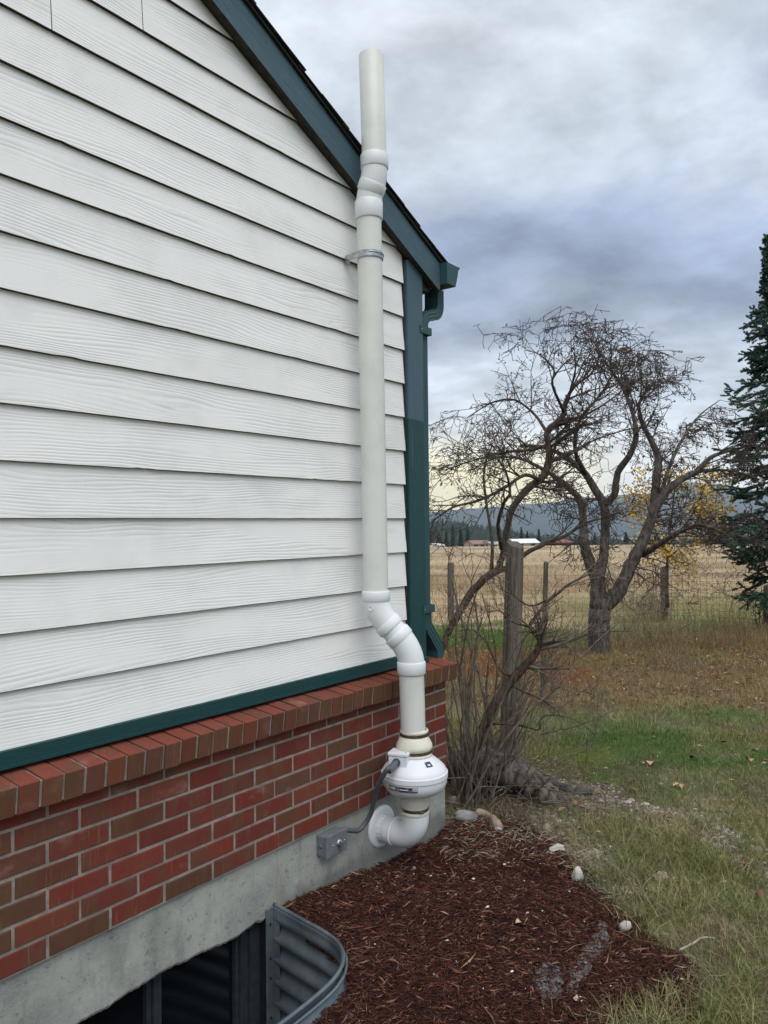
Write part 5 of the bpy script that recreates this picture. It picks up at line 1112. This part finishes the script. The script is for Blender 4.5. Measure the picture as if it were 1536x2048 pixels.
def leaf(label, x, y, size, c, yaw):
    p = ground_at(x, y); mb = MB(); n_ = 8; V = []
    for i in range(n_+1):
        s = i/n_; w = .42*math.sin(math.pi*s**.85)
        for k in (-1, 0, 1): V.append(((s-.5)*size, k*w*size, abs(k)*w*size*.45+.12*size*math.sin(s*5)))
    mb.add(V, [(i*3+k, i*3+k+1, i*3+4+k, i*3+3+k) for i in range(n_) for k in range(2)], 0, True); mb.tube([((.5)*size, 0, 0), (.75*size, .05*size, .02)], .0012, 4)
    o = mb.obj('fallen_leaf', simple('leaf_tone', lin(*c), lin(*[int(q*.75) for q in c]), 60, .75)); zz = float(mulch_h(p.x, p.y)) if in_poly(p.x, p.y, MXY) else float(hgt(p.x, p.y)); o.location = (p.x, p.y, zz+.018); o.rotation_euler = (rng.uniform(-.3, .3), rng.uniform(-.3, .3), yaw); tag(o, label, 'leaf', 'single fallen leaves')
leaf('cream oval leaf lying alone on the dark mulch', 1040, 1856, .036, (206, 178, 142), -.6)
leaf('curled rust-brown leaf on the long grass near the gravel', 1380, 1672, .05, (120, 64, 42), .4)
leaf('pale tan leaf on the green turf below the fruit tree', 1302, 1531, .06, (196, 160, 116), .2)
leaf('dark red-brown leaf clump in the green turf', 1388, 1521, .07, (104, 56, 40), 1.0)
leaf('tan leaf on the mossy grass close to the right edge', 1498, 1525, .06, (184, 146, 104), .6)
leaf('brown leaf by the rust-coloured one at the right edge', 1516, 1797, .045, (122, 76, 52), 1.4)

# ================================================================== FAR COUNTRY
M_FAR = simple('far_conifer', lin(44, 60, 50), lin(26, 38, 34), .4, .9); M_FARB = simple('far_bare_tree', lin(98, 78, 66), lin(72, 56, 48), .4, .9)
def far_tree(label, x, ybase, ytop, wpx, t, mat=M_FAR, cone=True):
    b = at(x, ybase, t); b.z = float(hgt(b.x, b.y)); H = at(x, ytop, t).z-b.z; W = wpx*.5*t/FPX; T = []
    o = thing('conifer' if cone else 'bare_tree', label, 'tree', 'far trees beyond the field'); mb = MB(); mb.tube([b-Vector((0, 0, .5)), b+Vector((0, 0, H*.5)), b+Vector((0, 0, H*.95))], [W*.09, W*.06, W*.02], 5); mb.obj('trunk', M_BARK, o)
    for i in range(420):
        s = rng.random()**1.3; r = (W*(1-s)**.8 if cone else W*math.sin(math.pi*min(1, s+.12))**.7)*(.75+.35*math.sin(s*26+x)*.5); az = rng.random()*6.283; rr_ = r*math.sqrt(rng.uniform(.15, 1)); c = b+Vector((math.cos(az)*rr_, math.sin(az)*rr_, H*(.05+.95*s))); d = Vector((math.cos(az), math.sin(az), -.35))*W*.30; w_ = Vector((-math.sin(az), math.cos(az), .2))*W*.14; T.append((c-w_, c+w_, c+d)); T.append((c-w_*.6+Vector((0, 0, W*.2)), c+w_, c+d*.4-Vector((0, 0, W*.1))))
    tri_obj('crown', T, mat, o)
FD = 300
for x, yt_, w, lab, mt, cn in ((862, 1062, 14, 'dark conifer hidden half behind the downspout', M_FAR, True), (878, 1063, 16, 'brownish leafless tree left in the far tree row', M_FARB, False), (893, 1062, 15, 'short dark conifer second in the far tree row', M_FAR, True), (906, 1050, 17, 'tallest dark conifer of the far tree row', M_FAR, True), (922, 1058, 18, 'broad dark conifer right of the tallest one', M_FAR, True), (936, 1056, 18, 'dark conifer last on the right of the far tree row', M_FAR, True), (1043, 1054, 15, 'pointed conifer standing behind the white-roofed shed', M_FAR, True), (1055, 1062, 13, 'smaller conifer right behind the white-roofed shed', M_FAR, True), (1078, 1058, 15, 'pale conifer between the white-roofed shed and red barn', M_FAR, True), (1190, 1066, 14, 'far conifer seen between the fruit tree trunks', M_FAR, True), (1252, 1064, 16, 'far conifer seen right of the forked trunk', M_FAR, True)):
    far_tree(lab, x, 1090, yt_, w, FD+rng.uniform(-8, 25), mt, cn)
def shed(label, x0, x1, ybase, yeave, yridge, t, wall, roofc, name='shed', doors=2):
    a = at(x0, ybase, t); b = at(x1, ybase, t+3); a.z = b.z = float(hgt(a.x, a.y))-.3; u = (b-a); L = u.length; u.normalize(); v = Vector((-u.y, u.x, 0)); 
    if v.dot(FWD) < 0: v = -v
    he = (ybase-yeave)*t/FPX+.3; hr = (ybase-yridge)*t/FPX+.3; D_ = 7.0; o = thing(name, label, 'building', 'far farm buildings')
    P = lambda s, d, z: a+u*s+v*d+Vector((0, 0, z))
    mb = MB(); mb.add([P(0, 0, 0), P(L, 0, 0), P(L, D_, 0), P(0, D_, 0), P(0, 0, he), P(L, 0, he), P(L, D_, he), P(0, D_, he), P(0, D_/2, hr-.1), P(L, D_/2, hr-.1)], [(0, 1, 5, 4), (1, 2, 6, 9, 5), (2, 3, 7, 6), (3, 0, 4, 8, 7)]); mb.obj('wall', simple('far_wall', lin(*wall), lin(*[int(q*.85) for q in wall]), 1, .8), o)
    mb = MB(); e = .4
    for d0, d1 in ((-e, D_/2), (D_+e, D_/2)):
        mb.add([P(-e, d0, he-.15), P(L+e, d0, he-.15), P(L+e, d1, hr), P(-e, d1, hr), P(-e, d0, he+.0), P(L+e, d0, he+.0), P(L+e, d1, hr+.15), P(-e, d1, hr+.15)], [(0, 1, 2, 3), (4, 5, 6, 7), (0, 1, 5, 4), (1, 2, 6, 5), (0, 3, 7, 4)])
    mb.obj('roof', simple('far_roof', lin(*roofc), lin(*[int(q*.9) for q in roofc]), 1, .5), o)
    for k in range(doors):
        s = L*(k+.5)/doors; mb = MB(); mb.add([P(s-.9, -.06, .3), P(s+.9, -.06, .3), P(s+.9, -.06, he*.75), P(s-.9, -.06, he*.75), P(s-.9, 0, .3), P(s+.9, 0, .3), P(s+.9, 0, he*.75), P(s-.9, 0, he*.75)], [(0, 1, 2, 3), (3, 2, 6, 7), (0, 3, 7, 4), (1, 2, 6, 5)]); mb.obj('door', M_INK, o)
shed('white-roofed long shed beyond the field', 1030, 1078, 1090, 1084, 1077, 285, (150, 146, 140), (232, 234, 236))
shed('small red barn beyond the field', 1112, 1142, 1090, 1084, 1078, 285, (120, 52, 44), (128, 66, 56), 'barn', 1)
shed('low house with brownish roof beyond the field', 946, 982, 1090, 1085, 1079, 285, (176, 164, 154), (140, 108, 98), 'farmhouse', 3)
shed('low pale farm building right of the low house', 984, 1008, 1090, 1086, 1082, 285, (196, 194, 190), (170, 168, 166), 'shed', 2)
shed('tiny white trailer in front of the far tree row', 880, 890, 1090, 1087, 1084, 285, (222, 222, 220), (226, 226, 224), 'trailer', 1)
# wooded low ridge and mountains
def ridge(name, prof, t, tback, mat, base=-60, jag=0, n=220, seed=1):
    xs_ = np.linspace(prof[0][0], prof[-1][0], n); ys = np.interp(xs_, [p[0] for p in prof], [p[1] for p in prof]); V = []; rows = 9
    for i, x in enumerate(xs_):
        crest = at(x, ys[i], t); zc3 = crest.z+(float(fbm(x*.02, 3, seed))-.5)*jag
        far_ = at(x, ys[i], tback)
        for k in range(rows):
            s = k/(rows-1); near = at(x, 1100, t*.72); q = near.lerp(crest, s) if True else crest; zz = base+(zc3-base)*(s**.75)+(float(fbm(x*.03+7, s*4, seed+3))-.5)*jag*(1.2*s*(1-s)*4)
            V.append((q.x, q.y, zz))
        V.append((far_.x, far_.y, base))
    r_ = rows+1; F = [(i*r_+k, (i+1)*r_+k, (i+1)*r_+k+1, i*r_+k+1) for i in range(n-1) for k in range(r_-1)]
    mb = MB(); mb.add(V, F, 0, True); return struct(mb.obj(name, mat)), xs_, ys
M_HILL = simple('wooded_hillside', lin(74, 84, 70), lin(52, 64, 54), .01, .95); M_WOOD = simple('hazed_far_wood', lin(84, 100, 92), lin(60, 76, 70), .05, .95); M_MTN = simple('mountain_forest', lin(52, 64, 66), lin(40, 52, 56), .0008, .95)  # forest colour lightened to paint in some of the haze
hill, hx, hy = ridge('hills', [(-900, 1070), (300, 1056), (700, 1050), (870, 1052), (930, 1058), (980, 1066), (1040, 1080), (1120, 1088), (1250, 1092), (1400, 1092), (1700, 1090), (2600, 1086)], 1100, 1500, M_HILL, -40, 5, 260)
ridge('mountains', [(-1400, 1030), (0, 1000), (500, 1008), (860, 1026), (930, 1020), (990, 1024), (1060, 1012), (1130, 1006), (1190, 1010), (1280, 1000), (1350, 992), (1500, 1000), (1800, 985), (3000, 1010)], 7500, 9500, M_MTN, -120, 60, 260, 5)
ridge('mountains', [(-1400, 1000), (0, 1010), (800, 1030), (1050, 1010), (1150, 996), (1230, 988), (1300, 984), (1340, 974), (1390, 962), (1440, 968), (1500, 980), (1600, 970), (1900, 990), (3000, 1000)], 10500, 12500, M_MTN, -150, 80, 260, 9)
T = []
for i in range(5200):
    x = rng.uniform(760, 1560); s = rng.random()**.6; y = np.interp(x, hx, hy); cr = at(x, float(y), 1100); nr_ = at(x, 1100, 1100*.72); q = nr_.lerp(cr, s); z = -40+(cr.z+40)*s**.75-2; h = rng.uniform(7, 17); w = h*.2
    for k in range(2):
        dv = (RIGHT if k == 0 else FWD)*w; T.append((Vector((q.x, q.y, z))-dv, Vector((q.x, q.y, z))+dv, Vector((q.x+rng.uniform(-.5, .5), q.y, z+h))))
stuff(tri_obj('far_forest', T, M_WOOD, None), 'distant conifer forest covering the low ridge', 'forest')
# air: even haze that fades the hills and mountains to blue
hz_ = MB(); hz_.box(-6000, 12500, -9500, 12500, -175, 760); vm = bpy.data.materials.new('haze_air'); vm.use_nodes = True; vn_ = vm.node_tree; vn_.nodes.clear()
vo = vn_.nodes.new('ShaderNodeOutputMaterial'); pvn = vn_.nodes.new('ShaderNodeVolumePrincipled'); pvn.inputs['Color'].default_value = (.70, .86, 1.0, 1); pvn.inputs['Density'].default_value = 7e-5; vn_.links.new(pvn.outputs[0], vo.inputs['Volume'])
stuff(hz_.obj('haze', vm), 'pale blue haze over the far country', 'haze')
